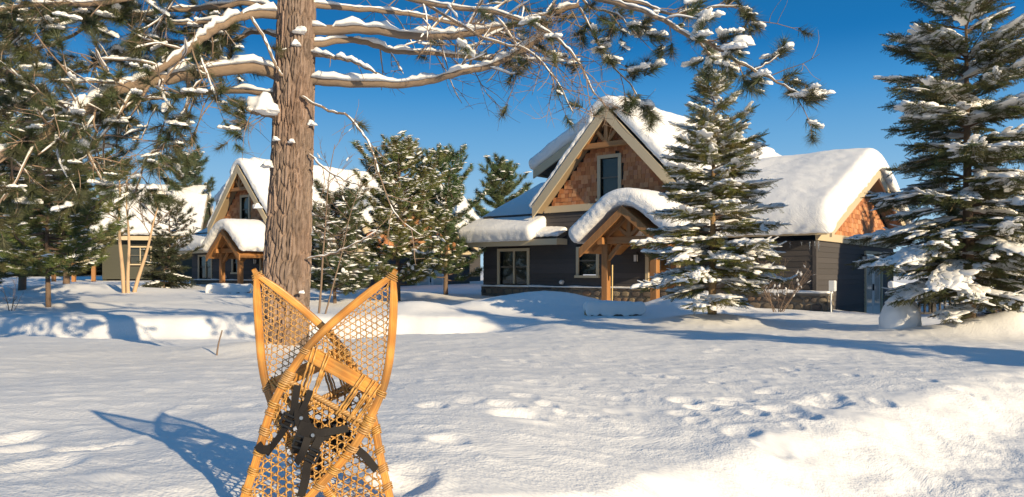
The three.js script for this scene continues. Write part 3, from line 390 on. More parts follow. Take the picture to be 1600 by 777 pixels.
  if (sn.length) copies('snow_cushions', o.lump ?? G.lumpA, M.clump, sn, t); if (sn2.length) copies('snow_patches', G.lumpC, M.clump, sn2, t);
  return t;
}
// ---------------------------------------------------------------- pine: rising branches that fork into tufted twigs
function pine(o) {
  const { name = 'pine_tree', label, pos, H, R, bare = 1, seed, tone = [0.06, 0.085, 0.03], limbs = 46, twigs = 9, snow = 1, geo = G.tuftFar, scale = 1, power = 0.7, rise = 0.45, group, top = 1, lump = 1, trunkR = 0.018, fill = 1 } = o;
  const r = rng(seed), t = thing(name, label, 'tree', pos.toArray ? pos.toArray() : pos, group), wood = [], fr = [], cols = [], sn = [];
  const wob = [r() * 9, r() * 9], trunkPt = (y) => V(0.10 * N3(wob[0], y * 0.4), y, 0.10 * N3(wob[1], y * 0.4)), tp = []; for (let i = 0; i <= 18; i++) tp.push(trunkPt(lerp(-0.4, H * 0.97, i / 18)));
  part('trunk', tube(tp, (k) => lerp(trunkR * H, 0.012, k), 10), M.pineBark, t);
  for (let i = 0; i < limbs; i++) {
    const f = (i + r() * 0.9) / limbs, y = lerp(bare, H * 0.95, f), az = i * 2.4 + r() * 0.9, L = R * (0.35 + 0.75 * r()) * (0.25 + Math.pow(1 - f, power)) * (f < 0.1 ? 0.75 : 1), dir = V(Math.cos(az), 0, Math.sin(az)), base = trunkPt(y), pts = [], side = V(-Math.sin(az), 0, Math.cos(az));
    const up0 = rise * (0.2 + f) + 0.12 * (r() - 0.5); for (let k = 0; k <= 6; k++) { const q = k / 6; pts.push(base.clone().addScaledVector(dir, L * q).addScaledVector(side, 0.25 * L * N3(i * 3.3, q * 2)).add(V(0, L * (up0 * q - 0.22 * q * (1 - q) * 1.6 + 0.12 * q * q), 0))); }
    wood.push(tube(pts, (q) => lerp(0.010 + 0.014 * L, 0.005, q), 5, false));
    const n = Math.max(3, Math.round(twigs * (0.4 + L / R)));
    for (let k = 0; k < n; k++) {
      const q = 0.22 + 0.78 * (k + r()) / n, j = Math.min(5, Math.floor(q * 6)), p = pts[j].clone().lerp(pts[j + 1], Math.min(1, q * 6 - j)), d0 = pts[j + 1].clone().sub(pts[j]).normalize(), s = k % 2 ? 1 : -1, tw = (0.18 + 0.42 * r()) * (0.5 + 0.35 * R * 0.6) * (1.1 - 0.4 * q);
      const td = d0.clone().multiplyScalar(0.7).addScaledVector(side, s * (0.4 + 0.6 * r())).add(V(0, 0.35 * r() * rise * 2 - 0.08, 0)).normalize(), e = p.clone().addScaledVector(td, tw).add(V(0, 0.10 * tw, 0));
      wood.push(tube([p, p.clone().lerp(e, 0.5).add(V(0, -0.03 * tw, 0)), e], [0.006, 0.005, 0.003], 4, false));
      const m = Math.max(1, Math.round(tw / 0.11 * fill)); for (let z = 0; z < m; z++) { const u = (z + 1) / m, c = p.clone().lerp(e, 0.25 + 0.75 * u), sc = scale * (0.7 + 0.55 * r()), dd = td.clone().add(V((r() - 0.5) * 0.9, (r() - 0.15) * 0.8, (r() - 0.5) * 0.9)); fr.push(M4(c, qDir(dd), V(sc, sc, sc))); cols.push(greens(r, tone)); if (snow > 0 && r() < 0.36 * snow) { const sz = lump * scale * (0.05 + 0.13 * r() * r() + 0.04 * r()); sn.push(M4(c.clone().add(V((r() - 0.5) * 0.05, 0.045 * scale, (r() - 0.5) * 0.05)), qDir(V(r() - 0.5, 0.25 * (r() - 0.5), r() - 0.5)), V(sz * (1 + 0.8 * r()), sz * (0.5 + 0.3 * r()), sz * (1.1 + 0.6 * r())))); } }
    }
  }
  for (let i = 0; i < 10 * top; i++) { fr.push(M4(trunkPt(H * (0.93 + 0.07 * r())), qDir(V(r() - 0.5, 1.2, r() - 0.5)), V(scale, scale, scale))); cols.push(greens(r, tone)); }
  part('branches', merge(wood), M.twig, t, true); copies('crown', geo, M.pineGreen, fr, t, cols); if (sn.length) copies('snow_cushions', G.lumpC, M.clump, sn, t);
  return t;
}
// ---------------------------------------------------------------- trees in the middle distance
const P_ = (px, d) => onGround(px, d);
spruce({ label: 'snow-laden spruce standing in front of the cabin porch', pos: P_(1113, 14.6), H: 4.78, R: 1.62, bare: 0.4, seed: 101, whorls: 25, per: 6, power: 0.82, snow: 1.35, lumpSize: 1.15, tone: [0.17, 0.165, 0.045], step: 0.12, scale: 0.74, droop: 0.26, up: 0.10, lowLump: 1.35, bark: [0.34, 0.22, 0.11] });
spruce({ label: 'tall dark spruce with heavy snow pads at the photo\'s right edge', pos: P_(1514, 12.2), H: 5.75, R: 1.62, bare: 0.4, seed: 207, whorls: 24, per: 6, power: 0.42, snow: 0.75, lumpSize: 1.4, tone: [0.095, 0.10, 0.034], step: 0.11, scale: 0.85, droop: 0.36, lump: G.lumpB, long: 0.05, lowLump: 1.2 });
pine({ label: 'bushy yellow-green pine dusted with snow between the two cabins', pos: P_(622, 24), H: 5.0, R: 1.95, bare: 0.5, seed: 31, tone: [0.135, 0.145, 0.042], limbs: 60, twigs: 11, snow: 2.3, lump: 0.95, rise: 0.7, power: 0.55 });
pine({ label: 'darker pine behind the yellow-green one, nearer the cabin\'s low roof', pos: P_(697, 26.5), H: 5.15, R: 1.55, bare: 0.5, seed: 32, tone: [0.087, 0.123, 0.046], limbs: 54, twigs: 10, snow: 1.5, lump: 0.85, rise: 0.9, power: 0.6 });
pine({ label: 'small snow-crusted pine just behind the big pine trunk', pos: P_(523, 22), H: 3.3, R: 1.35, bare: 0.3, seed: 33, tone: [0.072, 0.090, 0.038], limbs: 44, twigs: 9, snow: 1.7, lump: 1.1, rise: 0.5, power: 0.5 });
pine({ label: 'distant pine poking above the main cabin\'s low left roof', pos: P_(783, 40), H: 6.6, R: 2.2, bare: 2, seed: 34, tone: [0.109, 0.138, 0.058], limbs: 46, twigs: 9, snow: 0.35, scale: 1.5, rise: 0.7 });
pine({ label: 'slim-stemmed pine with a wide full crown at far left of the yard', pos: P_(76, 20.5), H: 5.3, R: 2.2, bare: 0.95, seed: 35, tone: [0.123, 0.145, 0.046], limbs: 64, twigs: 12, snow: 1.9, lump: 0.72, rise: 0.35, power: 0.5, trunkR: 0.014 });
pine({ label: 'thin dark round-headed pine in front of the neighbour cabin', pos: P_(264, 33.5), H: 3.9, R: 1.35, bare: 1.3, seed: 36, tone: [0.05, 0.055, 0.028], limbs: 26, twigs: 6, snow: 0.7, rise: 0.5, power: 0.5, scale: 0.95, fill: 0.8 });
spruce({ label: 'low dark spruce under the round-headed pine by the neighbour cabin', pos: P_(256, 32), H: 1.9, R: 1.1, bare: 0.1, seed: 37, whorls: 9, per: 6, tone: [0.043, 0.052, 0.026], snow: 0.5, geo: G.farFrond, scale: 0.8, step: 0.2 });
pine({ label: 'tall pine beyond the neighbour cabin\'s roof', pos: P_(289, 50), H: 8.6, R: 2.6, bare: 2.5, seed: 38, tone: [0.072, 0.102, 0.058], limbs: 48, twigs: 9, snow: 0.4, scale: 1.8, rise: 0.6, fill: 0.7 });
const bgPines = [[-30, 24, 8.2, 2.7, [0.12, 0.125, 0.04], 'leftmost background pine beside the slim-stemmed pine'], [34, 30, 8.6, 2.5, [0.085, 0.09, 0.035], 'tall dark pine directly behind the slim-stemmed pine'], [104, 36, 9.2, 2.3, [0.10, 0.10, 0.04], 'tall olive pine left of the birch trunks'], [215, 66, 8.2, 2.6, [0.07, 0.08, 0.04], 'pine rising behind the farthest snowy roof']];
bgPines.forEach(([px, d, H, R, tone, label], i) => pine({ label, pos: P_(px, d), H, R, bare: 0.6, seed: 50 + i, tone, limbs: 52, twigs: 9, snow: 1.2, scale: 1.3, rise: 0.4, power: 0.5, fill: 0.75, lump: 0.8, group: 'pines at the left' }));
pine({ label: 'near pine whose snowy crown fills the upper left corner', pos: P_(-25, 13.2), H: 7.4, R: 2.6, bare: 2.85, seed: 61, tone: [0.045, 0.046, 0.022], limbs: 20, twigs: 8, snow: 1.9, lump: 0.66, scale: 1.0, rise: 0.28, power: 0.35, geo: tuftGeo(4, 60, 0.16, 0.0042, 1.05, 0.16) });
[[1585, 24, 4.6, 1.7, 'dark spruce behind the tall spruce, by the deck rail'], [1660, 20, 5.5, 1.9, 'dark spruce at the very right edge behind the drift'], [1545, 31, 6.0, 1.8, 'farther spruce half hidden behind the tall spruce']].forEach(([px, d, H, R, label], i) => spruce({ label, pos: P_(px, d), H, R, bare: 0.2, seed: 71 + i, whorls: 13, per: 6, tone: [0.051, 0.065, 0.032], snow: 0.7, geo: G.farFrond, scale: 0.95, step: 0.2, group: 'background spruces at the right' }));
spruce({ label: 'spruce beyond the right edge whose shadow crosses the yard', pos: V(8.3, groundY(8.3, 6.1), -6.1), H: 4.8, R: 0.9, bare: 0.6, seed: 79, whorls: 16, per: 6, tone: [0.095, 0.10, 0.034], snow: 0.6, geo: G.farFrond, scale: 0.7, step: 0.16 });
// ---------------------------------------------------------------- birches, bare saplings, shrub
function bareTree(name, label, cat, pos, stems, seed, mat, opts = {}) { // stems: [dx, dz, height, leanx, leanz, radius]
  const r = rng(seed), t = thing(name, label, cat, pos.toArray(), opts.group), tw = [], sn = [];
  for (const [dx, dz, h, lx, lz, rad] of stems) {
    const pts = []; for (let i = 0; i <= 10; i++) { const q = i / 10; pts.push(V(dx + lx * q + 0.06 * h * N3(seed + dx * 7, q * 2.2) * q, -0.15 + (h + 0.15) * q, dz + lz * q)); }
    part(opts.stem ?? 'trunk', tube(pts, (q) => lerp(rad, rad * 0.25, q), 8), mat, t);
    const grow = (p, d, L, rd, depth) => { const e = p.clone().addScaledVector(d, L), mid = p.clone().lerp(e, 0.5).add(V((r() - 0.5) * 0.12 * L, (r() - 0.2) * 0.1 * L, (r() - 0.5) * 0.12 * L)); tw.push(tube([p, mid, e], [rd, rd * 0.8, rd * 0.55], 4, false)); if (opts.snow && r() < opts.snow) { const z = 0.025 + 0.035 * r(); sn.push(M4(mid.clone().add(V(0, rd, 0)), qDir(d), V(z, z * 0.6, z * 2.2))); } if (depth > 0) for (let k = 0; k < 3; k++) grow(p.clone().lerp(e, 0.35 + 0.6 * r()), d.clone().add(V((r() - 0.5) * 1.3, (r() - 0.35) * 0.9, (r() - 0.5) * 1.3)).normalize(), L * (0.45 + 0.25 * r()), rd * 0.6, depth - 1); };
    for (let k = 0; k < (opts.branches ?? 9); k++) { const q = lerp(opts.from ?? 0.35, 0.98, (k + r()) / (opts.branches ?? 9)), i = Math.min(9, Math.floor(q * 10)), a = r() * 6.283; grow(pts[i].clone().lerp(pts[i + 1], q * 10 - i), V(Math.cos(a), 0.55 + 0.5 * r(), Math.sin(a)).normalize(), h * (0.16 + 0.12 * r()) * (1.15 - 0.5 * q) * (opts.len ?? 1), Math.max(0.004, rad * 0.28), opts.depth ?? 2); }
  }
  if (tw.length) part('twigs', merge(tw), opts.twigMat ?? M.bareTwig, t, true); if (sn.length) copies('snow_cushions', G.lumpC, M.clump, sn, t);
  return t;
}
bareTree('birch_tree', 'pale orange-tan birch clump with two upright stems left of the round-headed pine', 'tree', P_(196, 29), [[-0.05, 0, 5.2, -0.35, 0, 0.09], [0.12, 0.05, 4.6, 0.02, 0.1, 0.075]], 81, M.birchBark, { branches: 7, from: 0.5 });
bareTree('birch_tree', 'single slanting birch stem leaning right beside the upright birches', 'tree', P_(208, 29.3), [[0, 0, 3.6, 1.05, 0, 0.085]], 82, M.birchBark, { branches: 6, from: 0.6 });
bareTree('bare_sapling', 'leafless grey sapling rising behind the big pine trunk', 'tree', P_(497, 17), [[0, 0, 3.9, 0.35, 0, 0.03], [0.15, 0.1, 3.1, 0.9, 0.2, 0.022]], 83, M.bareTwig, { branches: 10, from: 0.3, depth: 2, snow: 0.12 });
bareTree('bare_shrub', 'leafless snowy shrub against the wing\'s stone wall', 'shrub', P_(1215, 17.4), Array.from({ length: 11 }, (_, i) => [0.05 * Math.cos(i * 2.4), 0.05 * Math.sin(i * 2.4), 1.1 + 0.25 * Math.sin(i * 5), 0.75 * Math.cos(i * 0.9 + 0.3), 0.4 * Math.sin(i * 2.1), 0.011]), 84, M.bareTwig, { branches: 7, from: 0.25, depth: 2, snow: 0.05, stem: 'stem', len: 1.2 });
bareTree('bare_shrub', 'tiny leafless twig bush poking from the snow at the far left', 'shrub', P_(16, 19), Array.from({ length: 5 }, (_, i) => [0, 0, 0.5 + 0.1 * i, 0.35 * Math.cos(i * 1.7), 0.2 * Math.sin(i * 2.1), 0.009]), 85, M.bareTwig, { branches: 3, from: 0.3, depth: 1, stem: 'stem' });
bareTree('bare_shrub', 'leafless reddish shrub among the trees behind the right drift', 'shrub', P_(1570, 16), Array.from({ length: 9 }, (_, i) => [0.08 * Math.cos(i * 2.4), 0.08 * Math.sin(i * 2.4), 0.9 + 0.2 * Math.sin(i * 5), 0.6 * Math.cos(i * 0.9), 0.3 * Math.sin(i * 2.1), 0.012]), 86, M.bareTwig, { branches: 5, from: 0.2, depth: 2, stem: 'stem', snow: 0.3 });
{ // the far wood, too far to count
  const pos = [], r = rng(9); for (let i = 0; i < 1500; i++) { const y = 1 - Math.pow(r(), 0.6), a = r() * 6.283, R = 0.30 * (1 - y) * (0.7 + 0.4 * r()) + 0.01, d = V(Math.cos(a), -0.15 + 0.5 * r(), Math.sin(a)).normalize(); needle(pos, V(Math.cos(a) * R * 0.4, y, Math.sin(a) * R * 0.4), d, V(-Math.sin(a), 0.4 * (r() - 0.5), Math.cos(a)).normalize(), 0.05 + R * 0.9, 0.018 + 0.02 * r()); }
  const g = fromTris(pos), list = [], cols = []; for (let i = 0; i < 120; i++) { const left = i < 85, px = left ? -700 + r() * 880 : 1420 + r() * 900, d = 62 + r() * 40, p = onGround(px, d), h = 7 + 5 * r(); list.push(M4(p, new THREE.Quaternion().setFromAxisAngle(UPV, r() * 6), V(h * (0.85 + 0.4 * r()), h, h * (0.85 + 0.4 * r())))); cols.push(greens(r, [0.045, 0.055, 0.03])); }
  const m = copies('far_treeline', g, M.pineGreen, list, scene, cols); m.userData.label = 'distant dark evergreen wood along the horizon'; m.userData.category = 'treeline';
}
// ---------------------------------------------------------------- the big red pine in the foreground
{
  const T0 = thing('red_pine_tree', 'big red pine with scaly trunk and long snow-topped bare limbs behind the snowshoes', 'tree', onGround(441, 9).toArray()), O = T0.position.clone(), L = (v) => v.clone().sub(O);
  const r = rng(77), d0 = 9;
  // trunk with real bark plates
  const axis = [[441, 575, 0.31], [447, 450, 0.275], [454, 300, 0.246], [458, 200, 0.236], [461, 100, 0.228], [464, 0, 0.218], [468, -200, 0.20], [474, -500, 0.15], [478, -900, 0.05]].map(([px, py, w]) => [L(at(px, py, d0)), w]);
  const ctr = new THREE.CatmullRomCurve3(axis.map((a) => a[0])), n = 460, m = 220, pos = [], idx = [], col = [], uv = [];
  const radAt = (y) => { for (let i = 1; i < axis.length; i++) if (y <= axis[i][0].y) { const a = axis[i - 1], b = axis[i]; return lerp(a[1], b[1], clamp((y - a[0].y) / (b[0].y - a[0].y))); } return 0.04; };
  const cell = (u, v) => { const iu = Math.floor(u), iv = Math.floor(v); let f1 = 9, f2 = 9, id = 0; for (let a = -1; a <= 1; a++) for (let b = -1; b <= 1; b++) { const cu = iu + a, cv = iv + b, wu = ((cu % 36) + 36) % 36, h = Math.sin(wu * 127.1 + cv * 311.7) * 43758.5453, k = Math.sin(wu * 269.5 + cv * 183.3) * 43758.5453, x = cu + 0.15 + 0.7 * (h - Math.floor(h)) - u, y = cv + 0.15 + 0.7 * (k - Math.floor(k)) - v, d = Math.hypot(x, y * 0.8); if (d < f1) { f2 = f1; f1 = d; id = h - Math.floor(h); } else if (d < f2) f2 = d; } return [f2 - f1, id]; };
  for (let i = 0; i <= n; i++) { const q = Math.pow(i / n, 1.35), c = ctr.getPoint(q), R = radAt(c.y); for (let k = 0; k <= m; k++) { const a = k / m * 6.28318, u = k / m * 36, wv = c.y * 3.8 + 0.5 * N3(Math.cos(a) * 3, Math.sin(a) * 3, c.y * 2); const [e, id] = cell(u + 0.5 * N3(Math.cos(a) * 2, Math.sin(a) * 2, c.y * 3), wv), plate = ss(0.0, 0.22, e), fine = N3(Math.cos(a) * 9, Math.sin(a) * 9, c.y * 14); const rr = R * (1 + 0.04 * N3(Math.cos(a) * 1.2, Math.sin(a) * 1.2, c.y * 0.9)) + 0.040 * (plate - 0.75) + 0.007 * fine + 0.014 * (id - 0.5) * plate; pos.push(c.x + Math.cos(a) * rr, c.y, c.z + Math.sin(a) * rr); const g = 0.70 + 0.62 * id + 0.30 * fine, red = 0.5 + 0.5 * N3(a * 0.8, c.y * 1.3, 4); col.push(g * lerp(0.22, 0.30, red), g * lerp(0.175, 0.195, red), g * lerp(0.145, 0.145, red)); uv.push(k / m, c.y); } }
  for (let i = 0; i < n; i++) for (let k = 0; k < m; k++) { const a = i * (m + 1) + k, b = a + m + 1; idx.push(a, b, a + 1, a + 1, b, b + 1); }
  const tg = new THREE.BufferGeometry(); tg.setAttribute('position', new THREE.Float32BufferAttribute(pos, 3)); tg.setAttribute('color', new THREE.Float32BufferAttribute(col, 3)); tg.setAttribute('uv', new THREE.Float32BufferAttribute(uv, 2)); tg.setIndex(idx); tg.computeVertexNormals();
  part('trunk', tg, new THREE.MeshStandardMaterial({ vertexColors: true, roughness: 0.92, bumpMap: rep(snowBump, 3, 3), bumpScale: 0.012 }), T0);
  const limbMat = std(0.30, 0.215, 0.15, 0.9, { bumpMap: rep(grainBump, 20, 3), bumpScale: 0.006 }), twigMat = std(0.27, 0.19, 0.135, 0.9);
  const snowStrips = [], twigsG = [], tufts = [], tcols = [], caps = [], tipCaps = [];
  // snow lying along the top of a limb
  function strip(pts, rad, amount, seed) {
    const pos = [], idx = [], K = 8; let any = false;
    for (let i = 0; i < pts.length; i++) { const q = i / (pts.length - 1), t = pts[Math.min(pts.length - 1, i + 1)].clone().sub(pts[Math.max(0, i - 1)]).normalize(), s = V().crossVectors(t, UPV); const flat = clamp(s.length() * 1.5 - 0.35); s.normalize(); const up = V().crossVectors(s, t), R = rad(q), nn = N3(seed, i * 0.22) + 0.5 * N3(seed + 5, i * 0.7); let h = amount * flat * clamp(0.75 + 1.3 * nn, 0, 1.8); if (i < 1 || i === pts.length - 1) h = 0; const hh = h * (0.65 * R + 0.032), ww = h > 0.02 ? R * 1.02 + 0.35 * hh : R * 0.5; if (h > 0.02) any = true; for (let k = 0; k <= K; k++) { const a = k / K * Math.PI, x = Math.cos(a) * ww * (1 + 0.12 * N3(i * 0.4, k, seed)), y = h > 0.02 ? R * 0.45 + Math.pow(Math.sin(a), 0.7) * (R * 0.5 + hh) : R * 0.2; const p = pts[i].clone().addScaledVector(s, x).addScaledVector(up, y); pos.push(p.x, p.y, p.z); } }
    for (let i = 0; i < pts.length - 1; i++) for (let k = 0; k < K; k++) { const a = i * (K + 1) + k, b = a + K + 1; idx.push(a, a + 1, b, a + 1, b + 1, b); } for (let i = 0; i < pts.length - 1; i++) { const a = i * (K + 1), b = a + K + 1; idx.push(a, b, a + K, a + K, b, b + K); }
    if (!any) return; const g = new THREE.BufferGeometry(); g.setAttribute('position', new THREE.Float32BufferAttribute(pos, 3)); g.setAttribute('uv', new THREE.Float32BufferAttribute(new Float32Array(pos.length / 3 * 2), 2)); g.setIndex(idx); g.computeVertexNormals(); return g;
  }
  function tuft(p, dir, s = 1, cap = 0.5) { for (let k = 0; k < 2; k++) { const sc = s * (0.85 + 0.4 * r()); tufts.push(M4(p.clone().addScaledVector(dir, -0.06 * k), qDir(dir.clone().add(V((r() - 0.5) * 0.5, (r() - 0.6) * 0.5, (r() - 0.5) * 0.5))), V(sc, sc, sc))); tcols.push(greens(r, [0.075, 0.085, 0.035])); } if (r() < cap * 0.62) { const z = s * (0.06 + 0.10 * r()); (cap > 1 ? tipCaps : caps).push(M4(p.clone().add(V(0, 0.03 * s, 0)), qDir(V(dir.x, dir.y * 0.3, dir.z)), V(z * (1 + 0.5 * r()), z * (0.6 + 0.35 * r()), z * (1.2 + 0.6 * r())))); } }
  function twig(p, dir, len, rad, depth, prob, cap, sag = 0.5) {
    const pts = [p.clone()], d = dir.clone().normalize(), st = len / 6; let q = p.clone(); const bend = V((r() - 0.5), (r() - 0.5) * 0.8 - 0.25 * sag, (r() - 0.5)).multiplyScalar(0.55); for (let i = 0; i < 6; i++) { d.addScaledVector(bend, 0.28).add(V((r() - 0.5) * 0.25, (r() - 0.5) * 0.25 + (i > 3 ? 0.12 : -0.05), (r() - 0.5) * 0.25)).normalize(); q = q.clone().addScaledVector(d, st); pts.push(q); }
    twigsG.push(tube(pts, (k) => lerp(rad, rad * 0.45, k), depth > 0 ? 5 : 4, false)); if (rad > 0.006 && r() < 0.45) { const s = strip(pts, (k) => lerp(rad, rad * 0.45, k), 0.45 + 0.4 * r(), r() * 99); if (s) snowStrips.push(s); }
    if (depth > 0) { const k = 2 + Math.floor(r() * 3); for (let i = 0; i < k; i++) { const j = 1 + Math.floor(r() * 5), side = V(r() - 0.5, r() - 0.45, r() - 0.5).normalize(); twig(pts[j], d.clone().multiplyScalar(0.6).add(side), len * (0.4 + 0.35 * r()), rad * 0.6, depth - 1, prob, cap, sag); } }
    if (r() < prob) tuft(q, d, 0.8 + 0.35 * r(), cap);
  }
  function limb(pix, r0, r1, snow, o = {}) {
    const raw = pix.map(([px, py, d]) => L(at(px, py, d ?? d0))), pts = curve(raw, Math.max(24, pix.length * 9)); const sd = r() * 60; pts.forEach((p, i) => { if (i > 1) p.add(V(0, 0.018 * N3(sd, i * 0.35), 0.03 * N3(sd + 3, i * 0.3))); });
    const rad = (q) => lerp(r0, r1, Math.pow(q, 0.8)); part('limb', tube(pts, rad, 9), limbMat, T0); const s = strip(pts, rad, snow, sd + 20); if (s) part('limb_snow', s, M.clump, T0);
    const { twigs = 10, from = 0.25, len = 0.5, prob = 0.3, cap = 0.5, depth = 2, sag = 0.5 } = o;
    for (let k = 0; k < twigs; k++) { const q = lerp(from, 1, (k + r()) / twigs), i = Math.min(pts.length - 2, Math.floor(q * (pts.length - 1))), t = pts[i + 1].clone().sub(pts[i]).normalize(), a = r() * 6.283, s = V().crossVectors(t, UPV).normalize(), u = V().crossVectors(s, t), dir = t.clone().multiplyScalar(0.55 + 0.4 * r()).addScaledVector(s, Math.cos(a)).addScaledVector(u, Math.sin(a) * 0.9); twig(pts[i], dir, len * (0.55 + 0.8 * r()), Math.max(0.0058, rad(q) * 0.28), depth, prob, cap, sag); }
    if (o.tip) tuft(pts[pts.length - 1], pts[pts.length - 1].clone().sub(pts[pts.length - 3]).normalize(), o.tip, 2);
    return pts;
  }
  // left side
  limb([[450, 28], [400, 6], [335, 10], [268, 17], [200, 24, 8.7], [110, 30, 8.4], [-30, 44, 8.1]], 0.042, 0.018, 0.55, { twigs: 16, len: 0.7, prob: 0.41 });
  limb([[450, 22], [391, 23, 8.8], [351, 36, 8.6], [318, 57, 8.5], [291, 80, 8.4], [248, 109, 8.3], [200, 140, 8.3]], 0.062, 0.034, 0.9, { twigs: 9, len: 0.6, prob: 0.30 });
  limb([[352, 32, 8.6], [291, 36, 8.7], [240, 34, 8.8], [167, 27, 8.8], [100, 62, 8.7], [40, 80, 8.6], [-20, 86, 8.5]], 0.026, 0.014, 0.7, { twigs: 12, len: 0.6, prob: 0.38 });
  limb([[450, 122], [402, 106, 8.9], [335, 111, 8.7], [268, 121, 8.5], [207, 133, 8.3], [167, 147, 8.2], [134, 171, 8.1], [100, 191, 8.0], [33, 231, 7.9], [-40, 262, 7.8]], 0.085, 0.05, 1.0, { twigs: 22, from: 0.35, len: 0.75, prob: 0.49, cap: 0.45, depth: 2 });
  limb([[450, 150], [368, 142, 9.1], [318, 145, 9.2], [234, 154, 9.3], [190, 163, 9.3], [120, 186, 9.4], [40, 190, 9.4]], 0.042, 0.018, 0.75, { twigs: 16, len: 0.6, prob: 0.45, cap: 0.45 });
  limb([[294, 122, 8.6], [291, 167, 8.5], [268, 200, 8.4], [257, 224, 8.4], [231, 246, 8.4], [212, 300, 8.5]], 0.026, 0.010, 0.3, { twigs: 13, len: 0.55, prob: 0.32, cap: 0.6 });
  limb([[391, 25, 8.7], [415, 64, 8.72], [428, 97, 8.72], [440, 118, 8.76]], 0.020, 0.016, 0.2, { twigs: 1, len: 0.3 });
  limb([[450, 60], [400, 50, 9.4], [340, 72, 9.6], [260, 66, 9.8], [170, 90, 10]], 0.034, 0.012, 0.6, { twigs: 16, len: 0.65, prob: 0.41 });
  limb([[430, 182, 8.8], [400, 178, 8.6], [385, 172, 8.5]], 0.024, 0.014, 1.0, { twigs: 5, len: 0.55, prob: 0.19, from: 0.1 });
  limb([[447, -20], [380, -40, 8.6], [280, -30, 8.2], [180, 2, 8.0], [60, 8, 7.9], [-40, 20, 7.8]], 0.05, 0.018, 0.7, { twigs: 20, len: 0.7, prob: 0.49, cap: 0.45 });
  // right side
  limb([[480, 47], [574, 46], [653, 55, 8.9], [716, 55, 8.8], [774, 45, 8.7], [847, 26, 8.5], [905, 6, 8.4]], 0.066, 0.028, 0.95, { twigs: 17, from: 0.35, len: 0.7, prob: 0.05 });
  limb([[480, 70], [559, 63, 9.2], [611, 79, 9.3], [690, 84, 9.3], [769, 92, 9.3], [822, 84, 9.3]], 0.046, 0.022, 0.9, { twigs: 12, from: 0.3, len: 0.6, prob: 0.04 });
  limb([[480, 125], [569, 131, 8.9], [653, 129, 8.8], [716, 114, 8.7], [774, 100, 8.6], [815, 78, 8.6], [862, 48, 8.5]], 0.058, 0.026, 0.95, { twigs: 13, from: 0.5, len: 0.75, prob: 0.05 });
  limb([[480, 82], [520, 90, 8.8], [548, 95, 8.7], [588, 114, 8.6]], 0.035, 0.012, 0.8, { twigs: 2, len: 0.2, prob: 0, depth: 0 });
  limb([[470, 150, 8.8], [511, 172, 8.7], [540, 180, 8.6], [564, 205, 8.5], [580, 232, 8.4], [595, 279, 8.3], [618, 334, 8.2], [660, 370, 8.1]], 0.018, 0.006, 0.12, { twigs: 7, len: 0.35, prob: 0.05, depth: 1 });
  limb([[482, 240, 8.85], [506, 262, 8.8], [540, 282, 8.7], [562, 289, 8.6]], 0.013, 0.005, 0.2, { twigs: 4, len: 0.3, prob: 0, depth: 1 });
  limb([[478, 405, 8.85], [520, 396, 8.7], [556, 380, 8.5], [590, 362, 8.4]], 0.012, 0.005, 0.25, { twigs: 4, len: 0.35, prob: 0, depth: 1 });
  limb([[480, 8], [560, 14, 9.3], [640, 22, 9.5], [720, 40, 9.6], [800, 60, 9.6], [866, 92, 9.5]], 0.04, 0.012, 0.6, { twigs: 15, from: 0.2, len: 0.65, prob: 0.05 });
  limb([[480, -30], [580, -20, 8.7], [680, 8, 8.4], [780, 20, 8.2], [858, 52, 8.0], [900, 92, 7.9], [930, 150, 7.9]], 0.045, 0.007, 0.45, { twigs: 18, from: 0.3, len: 0.65, prob: 0.05 });
  limb([[640, -10, 8.6], [760, 60, 8.3], [826, 79, 8.2], [868, 126, 8.1], [896, 176, 8.0]], 0.02, 0.006, 0.2, { twigs: 12, from: 0.3, len: 0.5, prob: 0.05 });
  limb([[480, -110], [640, -90, 8.6], [800, -45, 8.2], [942, 0, 7.8], [1005, 17, 7.6], [1036, 32, 7.5], [1068, 52, 7.5], [1110, 68, 7.4], [1141, 89, 7.35], [1178, 110, 7.3], [1225, 134, 7.2], [1262, 156, 7.1]], 0.038, 0.008, 0.4, { twigs: 14, from: 0.42, len: 0.42, prob: 0.5, cap: 0.95, depth: 1, tip: 1.35 });
  limb([[900, -20, 7.9], [1005, 6, 7.9], [1047, 21, 7.8], [1099, 14, 7.8], [1157, 13, 7.7], [1186, 44, 7.7]], 0.022, 0.007, 0.35, { twigs: 10, from: 0.15, len: 0.40, prob: 0.5, cap: 0.9, depth: 1, tip: 1.3 });
  limb([[905, 10, 8.1], [930, 60, 8.1], [955, 100, 8.1], [990, 140, 8.0], [1006, 172, 8.0]], 0.014, 0.006, 0.25, { twigs: 8, from: 0.25, len: 0.35, prob: 0.55, cap: 0.9, depth: 1, tip: 1.1 });
  limb([[1085, 60, 7.5], [1105, 80, 7.6], [1120, 98, 7.7]], 0.010, 0.006, 0.3, { twigs: 5, len: 0.25, prob: 0.9, cap: 1, depth: 0, tip: 1.1 });
  limb([[1178, 110, 7.3], [1206, 94, 7.3], [1228, 80, 7.3]], 0.008, 0.004, 0.2, { twigs: 1, len: 0.15, prob: 0.8, cap: 1, depth: 0, tip: 0.95 });
  limb([[1110, 68, 7.4], [1135, 74, 7.3], [1158, 73, 7.2]], 0.009, 0.004, 0.3, { twigs: 3, len: 0.2, prob: 0.9, cap: 1, depth: 0, tip: 1.15 });
  limb([[968, 108, 8.1], [1000, 112, 8.0], [1028, 106, 8.0]], 0.008, 0.004, 0.2, { twigs: 2, len: 0.2, prob: 0.9, cap: 1, depth: 0, tip: 1.0 });
  limb([[880, -60, 8.2], [920, 10, 8.1], [963, 22, 8.1], [990, 50, 8.1]], 0.018, 0.006, 0.4, { twigs: 9, len: 0.4, prob: 0.55, cap: 0.9, depth: 1 });
